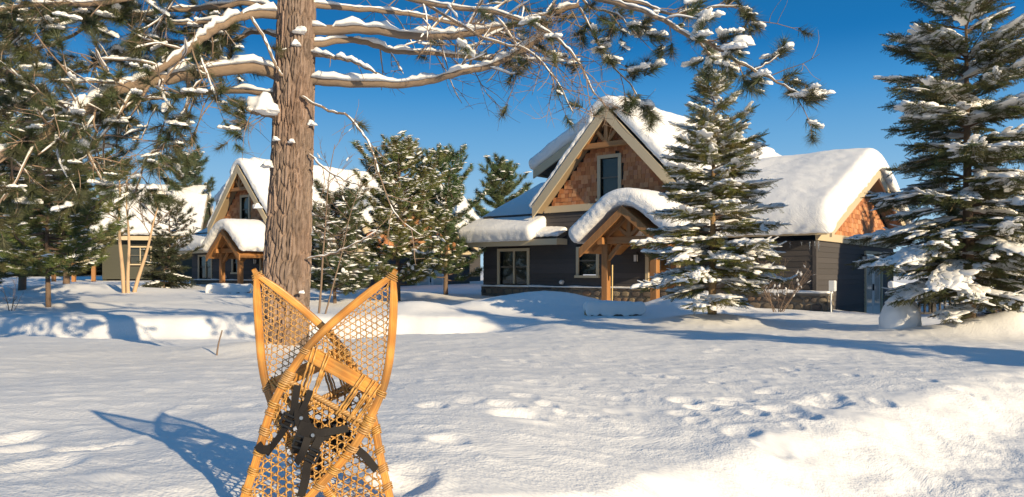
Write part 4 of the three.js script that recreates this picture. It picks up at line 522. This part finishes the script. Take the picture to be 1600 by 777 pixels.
  for (let k = 0; k < 6; k++) { const a = k * 2.1 + 0.5, y = -300 - k * 90, R = 260 + 150 * r(); limb([[468, y], [468 + Math.cos(a) * R * 0.5, y - 20, 9 + Math.sin(a) * 1.3], [468 + Math.cos(a) * R, y + 20, 9 + Math.sin(a) * 2.6]], 0.05, 0.015, 0.6, { twigs: 7, len: 0.9, prob: 0.8, cap: 0.5, depth: 2 }); }
  part('twigs', merge(twigsG), twigMat, T0, true); part('twig_snow', merge(snowStrips), M.clump, T0, true); copies('needles', G.tuft, M.pineGreen, tufts, T0, tcols); copies('snow_cushions', G.lumpA, M.clump, caps, T0); copies('tip_snow', G.lumpD, M.clump, tipCaps, T0);
  // snow stuck to knots on the bark and a big lump in the fork
  for (const [px, py, d, s] of [[432, 219, 8.78, 0.10], [455, 222, 8.73, 0.09], [471, 458, 8.7, 0.07], [410, 172, 8.6, 0.34], [418, 260, 8.8, 0.16], [488, 195, 8.9, 0.12], [402, 325, 8.9, 0.12], [468, 50, 8.76, 0.16], [462, 70, 8.76, 0.12]]) { const m = part('snow_lump', G.lumpD, M.clump, T0); m.position.copy(L(at(px, py, d))); m.scale.set(s, s * (s > 0.3 ? 0.9 : 0.75), s * 0.8); m.rotation.y = r() * 6; }
}
// ---------------------------------------------------------------- two wooden snowshoes stuck crosswise in the bank
{
  const HW = [[0, 0.005], [0.03, 0.018], [0.06, 0.034], [0.12, 0.063], [0.21, 0.102], [0.268, 0.124], [0.33, 0.141], [0.40, 0.150], [0.47, 0.153], [0.54, 0.149], [0.60, 0.138], [0.66, 0.123], [0.72, 0.108], [0.81, 0.090], [0.95, 0.062], [1.10, 0.034], [1.25, 0.010]];
  const hc = new THREE.CatmullRomCurve3(HW.map(([a, w]) => V(w, a, 0)), false, 'centripetal').getPoints(400);
  const hw = (a) => { let lo = 0, hi = hc.length - 1; while (hi - lo > 1) { const m = (lo + hi) >> 1; hc[m].y < a ? lo = m : hi = m; } const p = hc[lo], q = hc[hi]; return lerp(p.x, q.x, clamp((a - p.y) / (q.y - p.y || 1))); };
  const BASE = 0.75, toe = (a) => 0.075 * Math.pow(Math.max(0, 1 - a / 0.36), 2), P = (x, a, z = 0) => V(x, BASE - a, z + toe(a));
  const ashTex = tex(256, 1024, (u, v) => { const g = 0.5 + 0.45 * tileNoise(u, v, 26, 2.2) + 0.4 * tileNoise(u, v, 90, 4, 3), b = tileNoise(u, v, 3, 9, 8), w = clamp(0.5 + 1.6 * tileNoise(u, v, 9, 26, 12)); const k = 0.72 + 0.30 * g + 0.26 * b; return [k * 1.0, k * (0.93 + 0.06 * w), k * (0.80 + 0.16 * w)]; }, true);
  const ash = phys(0.72, 0.345, 0.070, 0.40, { map: ashTex, bumpMap: grainBump, bumpScale: 0.0015, clearcoat: 0.5, clearcoatRoughness: 0.25 });
  const ashEnd = phys(0.52, 0.27, 0.08, 0.45, { map: grainTex, bumpMap: grainBump, bumpScale: 0.0015, clearcoat: 0.4, clearcoatRoughness: 0.3 });
  const hide = phys(0.60, 0.345, 0.105, 0.42, { map: rep(ashTex, 3, 6), clearcoat: 0.35, clearcoatRoughness: 0.3, bumpMap: rep(grainBump, 4, 40), bumpScale: 0.001 });
  const hideDark = phys(0.44, 0.25, 0.09, 0.45, { clearcoat: 0.35, clearcoatRoughness: 0.3 });
  const webbing = phys(0.020, 0.018, 0.018, 0.75, { specularIntensity: 0.35 }), buckle = std(0.01, 0.01, 0.011, 0.35), steel = std(0.5, 0.5, 0.5, 0.3, { metalness: 1 });
  // wooden rail: rounded rectangle swept along the outline
  function rail(side) {
    const pts = [], n = 130, sec = 12, pos = [], idx = [], uv = []; for (let i = 0; i <= n; i++) { const a = lerp(0.0, 1.25, Math.pow(i / n, 1.15)); pts.push(P(side * Math.max(0.001, hw(a) - 0.011), a)); }
    let len = 0; for (let i = 0; i <= n; i++) { const t = pts[Math.min(n, i + 1)].clone().sub(pts[Math.max(0, i - 1)]).normalize(), s = V().crossVectors(t, V(0, 0, 1)).normalize(), u = V().crossVectors(s, t); if (i) len += pts[i].distanceTo(pts[i - 1]); const k = clamp(len / 0.10), w = lerp(0.0065, 0.0125, k), h = lerp(0.006, 0.0095, k); for (let j = 0; j <= sec; j++) { const a = j / sec * 6.28318, ca = Math.cos(a), sa = Math.sin(a), e = 0.42, x = Math.sign(ca) * Math.pow(Math.abs(ca), e) * w, y = Math.sign(sa) * Math.pow(Math.abs(sa), e) * h, p = pts[i].clone().addScaledVector(s, x).addScaledVector(u, y); pos.push(p.x, p.y, p.z); uv.push(j / sec * 0.5, len * 1.4); } }
    for (let i = 0; i < n; i++) for (let j = 0; j < sec; j++) { const a = i * (sec + 1) + j, b = a + sec + 1; idx.push(a, b, a + 1, a + 1, b, b + 1); }
    const g = new THREE.BufferGeometry(); g.setAttribute('position', new THREE.Float32BufferAttribute(pos, 3)); g.setAttribute('uv', new THREE.Float32BufferAttribute(uv, 2)); g.setIndex(idx); g.computeVertexNormals(); return g;
  }
  // three-way lacing clipped to the space inside the frame
  function lacing(a0, a1, pitch, rad, inset, seed, zAmp = 0.0022, open) {
    const r = rng(seed), out = []; const inside = (x, a) => a > a0 && a < a1 && Math.abs(x) < hw(a) - inset && !(open && open(x, a));
    for (const th of [0.0, 1.0472, -1.0472]) { const dx = Math.cos(th), da = Math.sin(th), nx = -da, na = dx; for (let k = -40; k <= 40; k++) { const off = (k + 0.5 + (r() - 0.5) * 0.26) * pitch, cx = nx * off, ca = (a0 + a1) / 2 + na * off; let run = []; const flush = () => { if (run.length > 3) { const m = run.length; out.push(tube(run, (q) => rad * (0.9 + 0.25 * N3(k * 3, q * m * 0.3, th)), 5, false)); } run = []; };
      for (let s = -0.5; s <= 0.5; s += 0.0035) { const wob = pitch * 0.11 * N3(s * 38, k * 7, th), x = cx + dx * s + nx * wob, a = ca + da * s + na * wob; if (inside(x, a)) run.push(P(x, a, zAmp * Math.sin(s * 6.283 / pitch * 1.0 + k * Math.PI + th))); else flush(); } flush(); } }
    // the selvage thong that runs round inside the frame, tied to the rail at every turn
    const edge = []; for (const s of [-1, 1]) { const e = []; for (let a = a0; a <= a1; a += 0.004) e.push(P(s * Math.max(0.002, hw(a) - inset - 0.001 + 0.0025 * Math.sin(a * 6.283 / pitch * 1.1)), a, 0.001)); edge.push(tube(e, rad * 1.1, 5, false)); for (let a = a0 + 0.006; a < a1; a += pitch * 0.95) { const w = hw(a), b = a + (r() - 0.5) * 0.01; if (w > inset + 0.01) edge.push(tube([P(s * (w - inset - 0.002), a, 0.002), P(s * (w - inset * 0.62), (a + b) / 2, 0.006), P(s * (w - 0.019), b, 0.004)], rad, 5, false)); } }
    return merge([...out, ...edge]);
  }
  function wrap(side, a, turns, step, rad = 0.0026, seed = 0) { // thong wound round the rail
    const pts = [], n = turns * 14; for (let i = 0; i <= n; i++) { const q = i / 14, ang = q * 6.283, aa = a + (q - turns / 2) * step, x = side * (hw(aa) - 0.011); pts.push(P(x + Math.cos(ang) * 0.0158, aa + 0.001 * N3(seed, q * 3), Math.sin(ang) * 0.0128)); } return tube(pts, rad, 6);
  }
  function cordBar(x0, a0, x1, a1, rad, twist, z = 0) { const out = []; for (let s = 0; s < 3; s++) { const pts = []; for (let i = 0; i <= 90; i++) { const q = i / 90, f = q * twist * 6.283 + s * 2.094; pts.push(P(lerp(x0, x1, q), lerp(a0, a1, q) + Math.cos(f) * rad * 0.75, z + Math.sin(f) * rad * 0.75)); } out.push(tube(pts, rad * 0.72, 6)); } return merge(out); }
  function ribbon(ctrl, w, t = 0.0028, n = 36) { // a strap: [x, a, z, twist]
    const c = curve(ctrl.map((k) => P(k[0], k[1], k[2])), n), pos = [], idx = []; for (let i = 0; i <= n; i++) { const tg = c[Math.min(n, i + 1)].clone().sub(c[Math.max(0, i - 1)]).normalize(), s = V().crossVectors(tg, V(0, 0, 1)).normalize(), u = V().crossVectors(s, tg), tw = lerp(ctrl[0][3] ?? 0, ctrl[ctrl.length - 1][3] ?? 0, i / n), S = s.clone().multiplyScalar(Math.cos(tw)).addScaledVector(u, Math.sin(tw)), U = V().crossVectors(S, tg); const W = typeof w === 'function' ? w(i / n) : w; for (const [x, y] of [[-1, -1], [1, -1], [1, 1], [-1, 1]]) { const p = c[i].clone().addScaledVector(S, x * W / 2).addScaledVector(U, y * t / 2); pos.push(p.x, p.y, p.z); } }
    for (let i = 0; i < n; i++) for (let k = 0; k < 4; k++) { const a = i * 4 + k, b = i * 4 + (k + 1) % 4; idx.push(a, a + 4, b, b, a + 4, b + 4); } idx.push(0, 1, 2, 0, 2, 3); const e = n * 4; idx.push(e, e + 2, e + 1, e, e + 3, e + 2);
    const g = new THREE.BufferGeometry(); g.setAttribute('position', new THREE.Float32BufferAttribute(pos, 3)); g.setIndex(idx); const h = g.toNonIndexed(); h.computeVertexNormals(); return toCreasedNormals(h, 0.6);
  }
  function plank(a, h, t, inset) { const s = new THREE.Shape(), w0 = hw(a - h / 2) - inset, w1 = hw(a + h / 2) - inset; s.moveTo(-w0, BASE - a + h / 2); s.lineTo(w0, BASE - a + h / 2); s.lineTo(w1, BASE - a - h / 2); s.lineTo(-w1, BASE - a - h / 2); s.closePath(); const g = new THREE.ExtrudeGeometry(s, { depth: t, bevelEnabled: true, bevelSize: 0.002, bevelThickness: 0.002, bevelSegments: 2 }); g.translate(0, 0, -t / 2 + toe(a)); const uv = g.attributes.uv; for (let i = 0; i < uv.count; i++) uv.setXY(i, uv.getY(i) * 6, uv.getX(i) * 1.4); return g; }
  function shoe(label, tip, roll, lean, seed, yaw = 0) {
    const S = thing('snowshoe', label, 'snowshoe', [0, 0, 0], 'pair of crossed snowshoes'); S.rotation.set(lean, yaw, roll, 'XYZ'); S.position.set(0, 0, 0); S.updateMatrixWorld(); const t = P(0, 0).applyMatrix4(S.matrixWorld); S.position.copy(tip.clone().sub(t));
    for (const s of [-1, 1]) part('frame_rail', rail(s), ash, S);
    part('tip_binding', merge([0.016, 0.022, 0.028].map((a) => tube(Array.from({ length: 17 }, (_, i) => P(Math.cos(i / 8 * Math.PI) * (hw(a) + 0.003), a, Math.sin(i / 8 * Math.PI) * 0.011)), 0.0016, 5))), hide, S);
    part('toe_crossbar', plank(0.352, 0.040, 0.010, 0.016), ash, S); part('heel_crossbar', plank(0.93, 0.036, 0.010, 0.016), ashEnd, S);
    part('toe_lacing', lacing(0.035, 0.330, 0.0172, 0.00165, 0.030, seed), hide, S);
    part('centre_lacing', lacing(0.462, 0.905, 0.0225, 0.0027, 0.032, seed + 1, 0.004), hide, S); part('heel_lacing', lacing(0.955, 1.16, 0.017, 0.0016, 0.028, seed + 2), hide, S);
    part('toe_cord', merge([cordBar(-hw(0.452) + 0.02, 0.455, hw(0.452) - 0.02, 0.455, 0.0062, 9), cordBar(-hw(0.47) + 0.02, 0.472, hw(0.47) - 0.02, 0.470, 0.0048, 8, -0.006)]), hideDark, S);
    // strands that tie the cord to the crossbar, leaving the toe hole open in the middle
    const ties = []; const r = rng(seed + 9); for (const x of [-0.116, -0.104, -0.070, -0.060, 0.058, 0.068, 0.094, 0.104, 0.120]) { const e = x + (x < 0 ? 0.022 : -0.012) * (0.6 + r()), w = 0.0034; const pts = []; for (let i = 0; i <= 20; i++) { const q = i / 20; pts.push(P(lerp(x, e, q) + 0.0005 * Math.sin(q * 30), lerp(0.326, 0.47, q), 0.0095 + 0.0012 * Math.sin(q * 34))); } ties.push(tube(pts, w, 6)); const back = pts.map((p) => p.clone().add(V(0.004, 0, -0.017))); ties.push(tube(back, w * 0.8, 5)); }
    part('toe_hole_strand', merge(ties), hide, S);
    for (const s of [-1, 1]) for (const [a, n, st, rd] of [[0.352, 3, 0.006, 0.0022], [0.448, 7, 0.0062, 0.0033], [0.475, 3, 0.007, 0.003], [0.540, 3, 0.0065, 0.0028], [0.568, 2, 0.007, 0.0025], [0.622, 4, 0.0062, 0.0028], [0.686, 3, 0.0065, 0.0028], [0.742, 4, 0.0062, 0.0026], [0.80, 3, 0.0065, 0.0026], [0.86, 3, 0.0065, 0.0026], [0.93, 3, 0.006, 0.0022]]) part('rail_lashing', wrap(s, a, n, st, rd, seed + a * 9), s * Math.sin(a * 91) > 0 ? hide : hideDark, S);
    // black webbing harness
    const H = part('binding_toe_piece', merge([ribbon([[-0.062, 0.490, 0.014, 0.25], [-0.040, 0.520, 0.034], [-0.004, 0.545, 0.046], [0.034, 0.545, 0.040], [0.056, 0.525, 0.016, -0.25]], (q) => 0.034 + 0.010 * Math.sin(q * 3.14), 0.006), ribbon([[-0.012, 0.525, 0.044, 0.0], [-0.004, 0.575, 0.042], [0.004, 0.625, 0.018, 0.35]], 0.042, 0.006)]), webbing, S);
    part('strap', ribbon([[-0.100, 0.450, 0.014, 0.2], [-0.086, 0.480, 0.024], [-0.070, 0.52, 0.028], [-0.068, 0.585, 0.022], [-0.080, 0.675, 0.014, -0.5]], 0.021), webbing, H); part('strap', ribbon([[-0.058, 0.445, 0.012, 0.1], [-0.050, 0.480, 0.024], [-0.046, 0.515, 0.034, -0.2]], 0.018), webbing, H);
    part('strap', ribbon([[0.042, 0.540, 0.040, 0.3], [0.046, 0.585, 0.048], [0.050, 0.64, 0.040], [0.062, 0.68, 0.020], [0.074, 0.735, 0.012, 0.6]], 0.025), webbing, H); part('strap', ribbon([[0.02, 0.545, 0.046], [0.050, 0.525, 0.040], [0.078, 0.505, 0.022], [0.098, 0.490, 0.008]], 0.022), webbing, H); part('strap', ribbon([[-0.076, 0.655, 0.018], [-0.100, 0.668, 0.016], [-0.118, 0.662, 0.012]], 0.026), webbing, H); part('strap', ribbon([[0.012, 0.56, 0.056, 0.5], [0.022, 0.60, 0.062], [0.018, 0.645, 0.046, -0.4]], 0.022), webbing, H);
    const bk = (x, a, z, rz) => { const g = merge([box(0.044, 0.006, 0.006, 0, 0.017, 0), box(0.044, 0.006, 0.006, 0, -0.017, 0), box(0.006, 0.034, 0.006, 0.020, 0, 0), box(0.006, 0.034, 0.006, -0.020, 0, 0), box(0.040, 0.005, 0.005, 0, 0.002, 0.002)]); g.rotateZ(rz); const p = P(x, a, z); g.translate(p.x, p.y, p.z); part('buckle', g, buckle, H); }; bk(0.0, 0.585, 0.046, 0.2); bk(-0.068, 0.552, 0.032, 0.1); bk(0.047, 0.60, 0.052, 0.1);
    const rv = (x, a, z) => { const g = new THREE.CylinderGeometry(0.0055, 0.0065, 0.003, 14).rotateX(Math.PI / 2), p = P(x, a, z); g.translate(p.x, p.y, p.z); part('rivet', g, steel, H); }; rv(0.022, 0.548, 0.054); rv(-0.036, 0.524, 0.040);
    return S;
  }
  shoe('front wooden snowshoe of the crossed pair, its pointed tip leaning right', at(618, 422, 2.20), -0.501, -0.07, 3);
  shoe('rear wooden snowshoe of the crossed pair, its pointed tip leaning left', at(396, 421, 2.29), 0.435, -0.05, 13, 0.05);
}
// ---------------------------------------------------------------- third cabin, far left, seen from its roof side
function thirdCabin() {
  const p = onGround(232, 47), C = thing('cabin', 'farthest cabin with one big snowy roof and olive wall behind the birches', 'cabin', [p.x, p.y - 0.2, p.z], 'cabins of the row'); C.rotation.y = 0.22;
  const olive = std(0.065, 0.066, 0.05, 0.8), W = 6.2;
  plankWall(C, 'front_wall', -W / 2 + 0.4, W / 2 - 0.2, 0.3, 3.1, [[-1.2, 0.2, 1.2, 2.4]], FRONT, 91).children.forEach((c) => { c.material = olive; });
  windowUnit(C, -1.2, 0.2, 1.2, 2.4, FRONT, { mull: [-0.5] }); part('side_wall', merge([box(0.2, 3, 5, -W / 2 + 0.5, 1.6, -2.6), box(0.2, 3, 5, W / 2 - 0.3, 1.6, -2.6), box(W - 0.6, 3, 0.2, 0, 1.6, -5)]), olive, C);
  const EO = mov(0, 0, -2.6, Math.PI / 2), hw = 3.3, e = 2.9, t = 1.0, rr = e + hw * t; for (const s of [-1, 1]) part('roof_panel', roofPanel(s * hw, e, 0, rr, -W / 2, W / 2).applyMatrix4(EO), M.roofDeck, C);
  part('fascia_board', box(W, 0.26, 0.06, 0, e - 0.03, 0.72), M.tan, C); for (const s of [-1, 1]) { part('rake_board', rakeBoard(s * hw, e + 0.1, s * 0.003, rr + 0.1, W / 2, 0.27).applyMatrix4(EO), M.tan, C); part('rake_board', rakeBoard(s * hw, e + 0.1, s * 0.003, rr + 0.1, -W / 2 - 0.06, 0.27).applyMatrix4(EO), M.tan, C); }
  const a = Math.atan(t), L = hw / Math.cos(a); part('roof_snow', snowSlab(-L - 0.12, L + 0.1, -W / 2 - 0.1, W / 2 + 0.1, 0.36, overGable(0, rr + 0.09, a, a, 0.4, L, L, 0.5), { np: 80, nq: 50, seed: 12, rough: 0.05, lump: 0.1 }).applyMatrix4(EO), M.roofSnow, C);
  // low porch roof at its left
  part('porch_roof', box(2.6, 0.12, 2.2, -3.9, 2.0, 0.4, 0, 0, 0.5), M.roofDeck, C); part('porch_fascia', box(2.6, 0.22, 0.06, -3.9, 1.42, 1.42), M.tan, C); part('porch_snow', snowSlab(-5.25, -2.55, 0, 2.3, 0.32, (p, r, q) => V(p, 2.62 - q * 0.48 + r * 0.88, -0.6 + q * 0.88 + r * 0.48), { np: 30, nq: 30, seed: 15 }), M.roofSnow, C);
  for (const x of [-5.0, -3.9, -2.8]) part('post', box(0.2, 1.7, 0.2, x, 0.6, 1.3), M.timber, C);
}
thirdCabin();
// neighbouring cabin out of the frame on the right: its roof shades the wing's end wall
{
  const c = V(8.26, 0, -20), s = V(0.725, 0, 0.689), p = c.addScaledVector(s, 13.6), C = thing('cabin', 'plain neighbouring cabin beyond the right edge, shading the wing wall', 'cabin', [p.x, 0.1, p.z], 'cabins of the row'); C.rotation.y = Math.atan2(-0.6347, 0.7727);
  const hw = 3.0, e = 3.2, t = 1.055, rr = e + hw * t, L0 = -12.2, L1 = -0.75;
  part('wall', merge([box(5.4, 3.2, L1 - L0 - 0.8, 0, 1.6, (L0 + L1) / 2)]), M.siding[1], C); for (const z of [L1 - 0.42, L0 + 0.42]) { const sh = new THREE.Shape(); sh.moveTo(-2.7, 3.15); sh.lineTo(2.7, 3.15); sh.lineTo(0, 3.15 + 2.7 * t); sh.closePath(); const g = new THREE.ExtrudeGeometry(sh, { depth: 0.1, bevelEnabled: false }); g.translate(0, 0, z); part('gable_wall', g, M.shingle[1], C); }
  for (const q of [-1, 1]) { part('roof_panel', roofPanel(q * hw, e - 0.07, 0, rr - 0.07, L0, L1), M.roofDeck, C); part('rake_board', rakeBoard(q * (hw + 0.02), e + 0.02, q * 0.003, rr + 0.02, L1), M.tan, C); }
  const a = Math.atan(t), L = hw / Math.cos(a); part('roof_snow', snowSlab(-L - 0.1, L + 0.1, L0, L1 + 0.05, 0.4, overGable(0, rr, a, a, 0.4, L, L, 0.5), { np: 60, nq: 50, seed: 22 }), M.roofSnow, C);
}
// ---------------------------------------------------------------- low stone wall before the wing, meter box, deck rail
{
  const w = thing('stone_wall', 'low fieldstone wall with snow strip in front of the cabin wing', 'wall', [1.0875, 0, -25]); w.rotation.y = Math.atan2(-0.6347, 0.7727);
  stoneBase(w, 'wall_face', 7.15, 9.28, 0.15, 0.93, 0.2, 61, 0.4); stoneBase(w, 'wall_end', -0.2, 0.2, 0.15, 0.93, 0.0, 62, 0.1, mov(9.29, 0, 0, Math.PI / 2)); part('coping', box(2.2, 0.05, 0.46, 8.22, 0.955, 0.0), M.mortar, w); part('snow', snowSlab(7.15, 9.30, -0.22, 0.22, 0.07, (p, r, q) => V(p, 0.98 + r, q), { np: 50, nq: 10, nt: 3, rough: 0.012, lump: 0.03 }), M.clump, w);
}
{
  const p = at(1299, 447, 18.7), b = thing('meter_box', 'small white utility box on a thin post by the cabin wing corner', 'utility box', [p.x, groundY(p.x, 18.7), p.z]), h = p.y - b.position.y; b.rotation.y = Math.PI / 2 - 0.69;
  part('post', tube([V(0, -0.2, 0), V(0, h, 0)], 0.02, 10), M.white, b); part('box', chamferBox(0.2, 0.27, 0.12, 0.012).translate(0, h, 0.03), M.white, b); part('lid', chamferBox(0.19, 0.25, 0.012, 0.004).translate(0, h, 0.097), std(0.6, 0.62, 0.64, 0.45), b);
}
{
  const d = 17.6, p = at(1396, 470, d), R = thing('deck_railing', 'dark balustrade with a snow-loaded top rail beside the wing door', 'railing', [p.x, p.y - 0.35, p.z]); R.rotation.y = 0.18; const dark = std(0.035, 0.03, 0.03, 0.7), rail = 0.60, L = 2.2;
  part('rail', box(L, 0.06, 0.09, L / 2, rail, 0), dark, R); part('rail', box(L, 0.05, 0.07, L / 2, 0.04, 0), dark, R); for (let x = 0.0; x <= L; x += 1.08) part('post', box(0.1, 1.0, 0.1, x, 0.22, 0), dark, R); for (let x = 0.15; x < L; x += 0.14) part('baluster', box(0.04, 0.52, 0.04, x, 0.32, 0), dark, R);
  part('snow', snowSlab(-0.08, L + 0.05, -0.09, 0.09, 0.17, (p, r, q) => V(p, rail + 0.04 + r - 0.05 * Math.sin(p * 2.9), q), { np: 50, nq: 8, nt: 5, rad: 0.07, rough: 0.02, lump: 0.06 }), M.clump, R);
}
// ---------------------------------------------------------------- snow-covered boulder, logs, stick
{
  const bl = (g0, sx, sy, sz, seed) => { let g = new THREE.IcosahedronGeometry(0.5, 5); const p = g.attributes.position, v = V(); for (let i = 0; i < p.count; i++) { v.fromBufferAttribute(p, i); const m = Math.max(Math.abs(v.x), Math.abs(v.y), Math.abs(v.z)); v.multiplyScalar(lerp(1, 0.5 / m, 0.06)); v.multiplyScalar(1 + 0.16 * N3(v.x * 2.6 + seed, v.y * 2.6, v.z * 2.6) + 0.09 * N3(v.x * 6, v.y * 7 + seed, v.z * 7)); p.setXYZ(i, v.x * sx, v.y * sy, v.z * sz); } g.deleteAttribute('normal'); g.deleteAttribute('uv'); g = mergeVertices(g, 1e-4); g.computeVertexNormals(); return g; };
  const q = onGround(1406, 12.6), m = whole('snow_covered_boulder', bl(0, 0.66, 0.86, 0.66, 21), M.clump, 'rounded snow-covered boulder standing left of the tall spruce', 'boulder'); m.position.set(q.x, q.y + 0.12, q.z);
  const logAt = (px, d, L, rad, label, turn, dy) => { const c = onGround(px, d), t = thing('snow_covered_log', label, 'log', [c.x, c.y, c.z], 'snow-covered logs'); t.rotation.y = turn; const pts = []; for (let i = 0; i <= 14; i++) pts.push(V(lerp(-L / 2, L / 2, i / 14), rad * 0.8 + dy, 0.02 * N3(px, i * 0.5))); part('log', tube(pts, rad, 18), M.pineBark, t); part('cut_end', new THREE.CylinderGeometry(rad * 0.96, rad * 0.96, 0.012, 22).rotateZ(Math.PI / 2).translate(-L / 2 - 0.008, rad * 0.8 + dy, 0), std(0.40, 0.27, 0.15, 0.85), t); part('snow', snowSlab(-L / 2 - 0.05, L / 2 + 0.12, -rad * 1.35, rad * 1.35, 0.24, (p, r, z) => V(p, dy + rad * 0.8 + Math.sqrt(Math.max(0, rad * rad - z * z * 0.55)) * 0.8 - 0.07 + r * 0.95 - z * z * 1.6, z), { np: 44, nq: 16, nt: 5, rad: 0.1, rough: 0.025, lump: 0.07 }), M.clump, t); };
  logAt(958, 17.2, 1.28, 0.15, 'snow-covered log lying before the porch of the main cabin', 0.12, -0.07); logAt(357, 29.5, 1.6, 0.19, 'snow-covered log lying before the neighbour cabin\'s porch', 0.1, -0.08);
  const st = onGround(341, 8.2); whole('stick', tube(curve([st.clone().add(V(-0.03, -0.1, 0)), st.clone().add(V(0.0, 0.12, 0)), st.clone().add(V(0.05, 0.28, 0.02))], 8), (k) => lerp(0.011, 0.007, k), 7), M.bareTwig, 'short brown stick poking out of the snow left of the snowshoes', 'stick');
  const pole = at(947.5, 440, 20.6); whole('marker_stake', tube([V(pole.x + 0.16, 0.5, pole.z), V(pole.x + 0.17, 1.75, pole.z)], 0.018, 8), std(0.72, 0.52, 0.22, 0.6), 'thin yellow stake standing just right of the porch post', 'stake');
}
renderer.render(scene, camera);
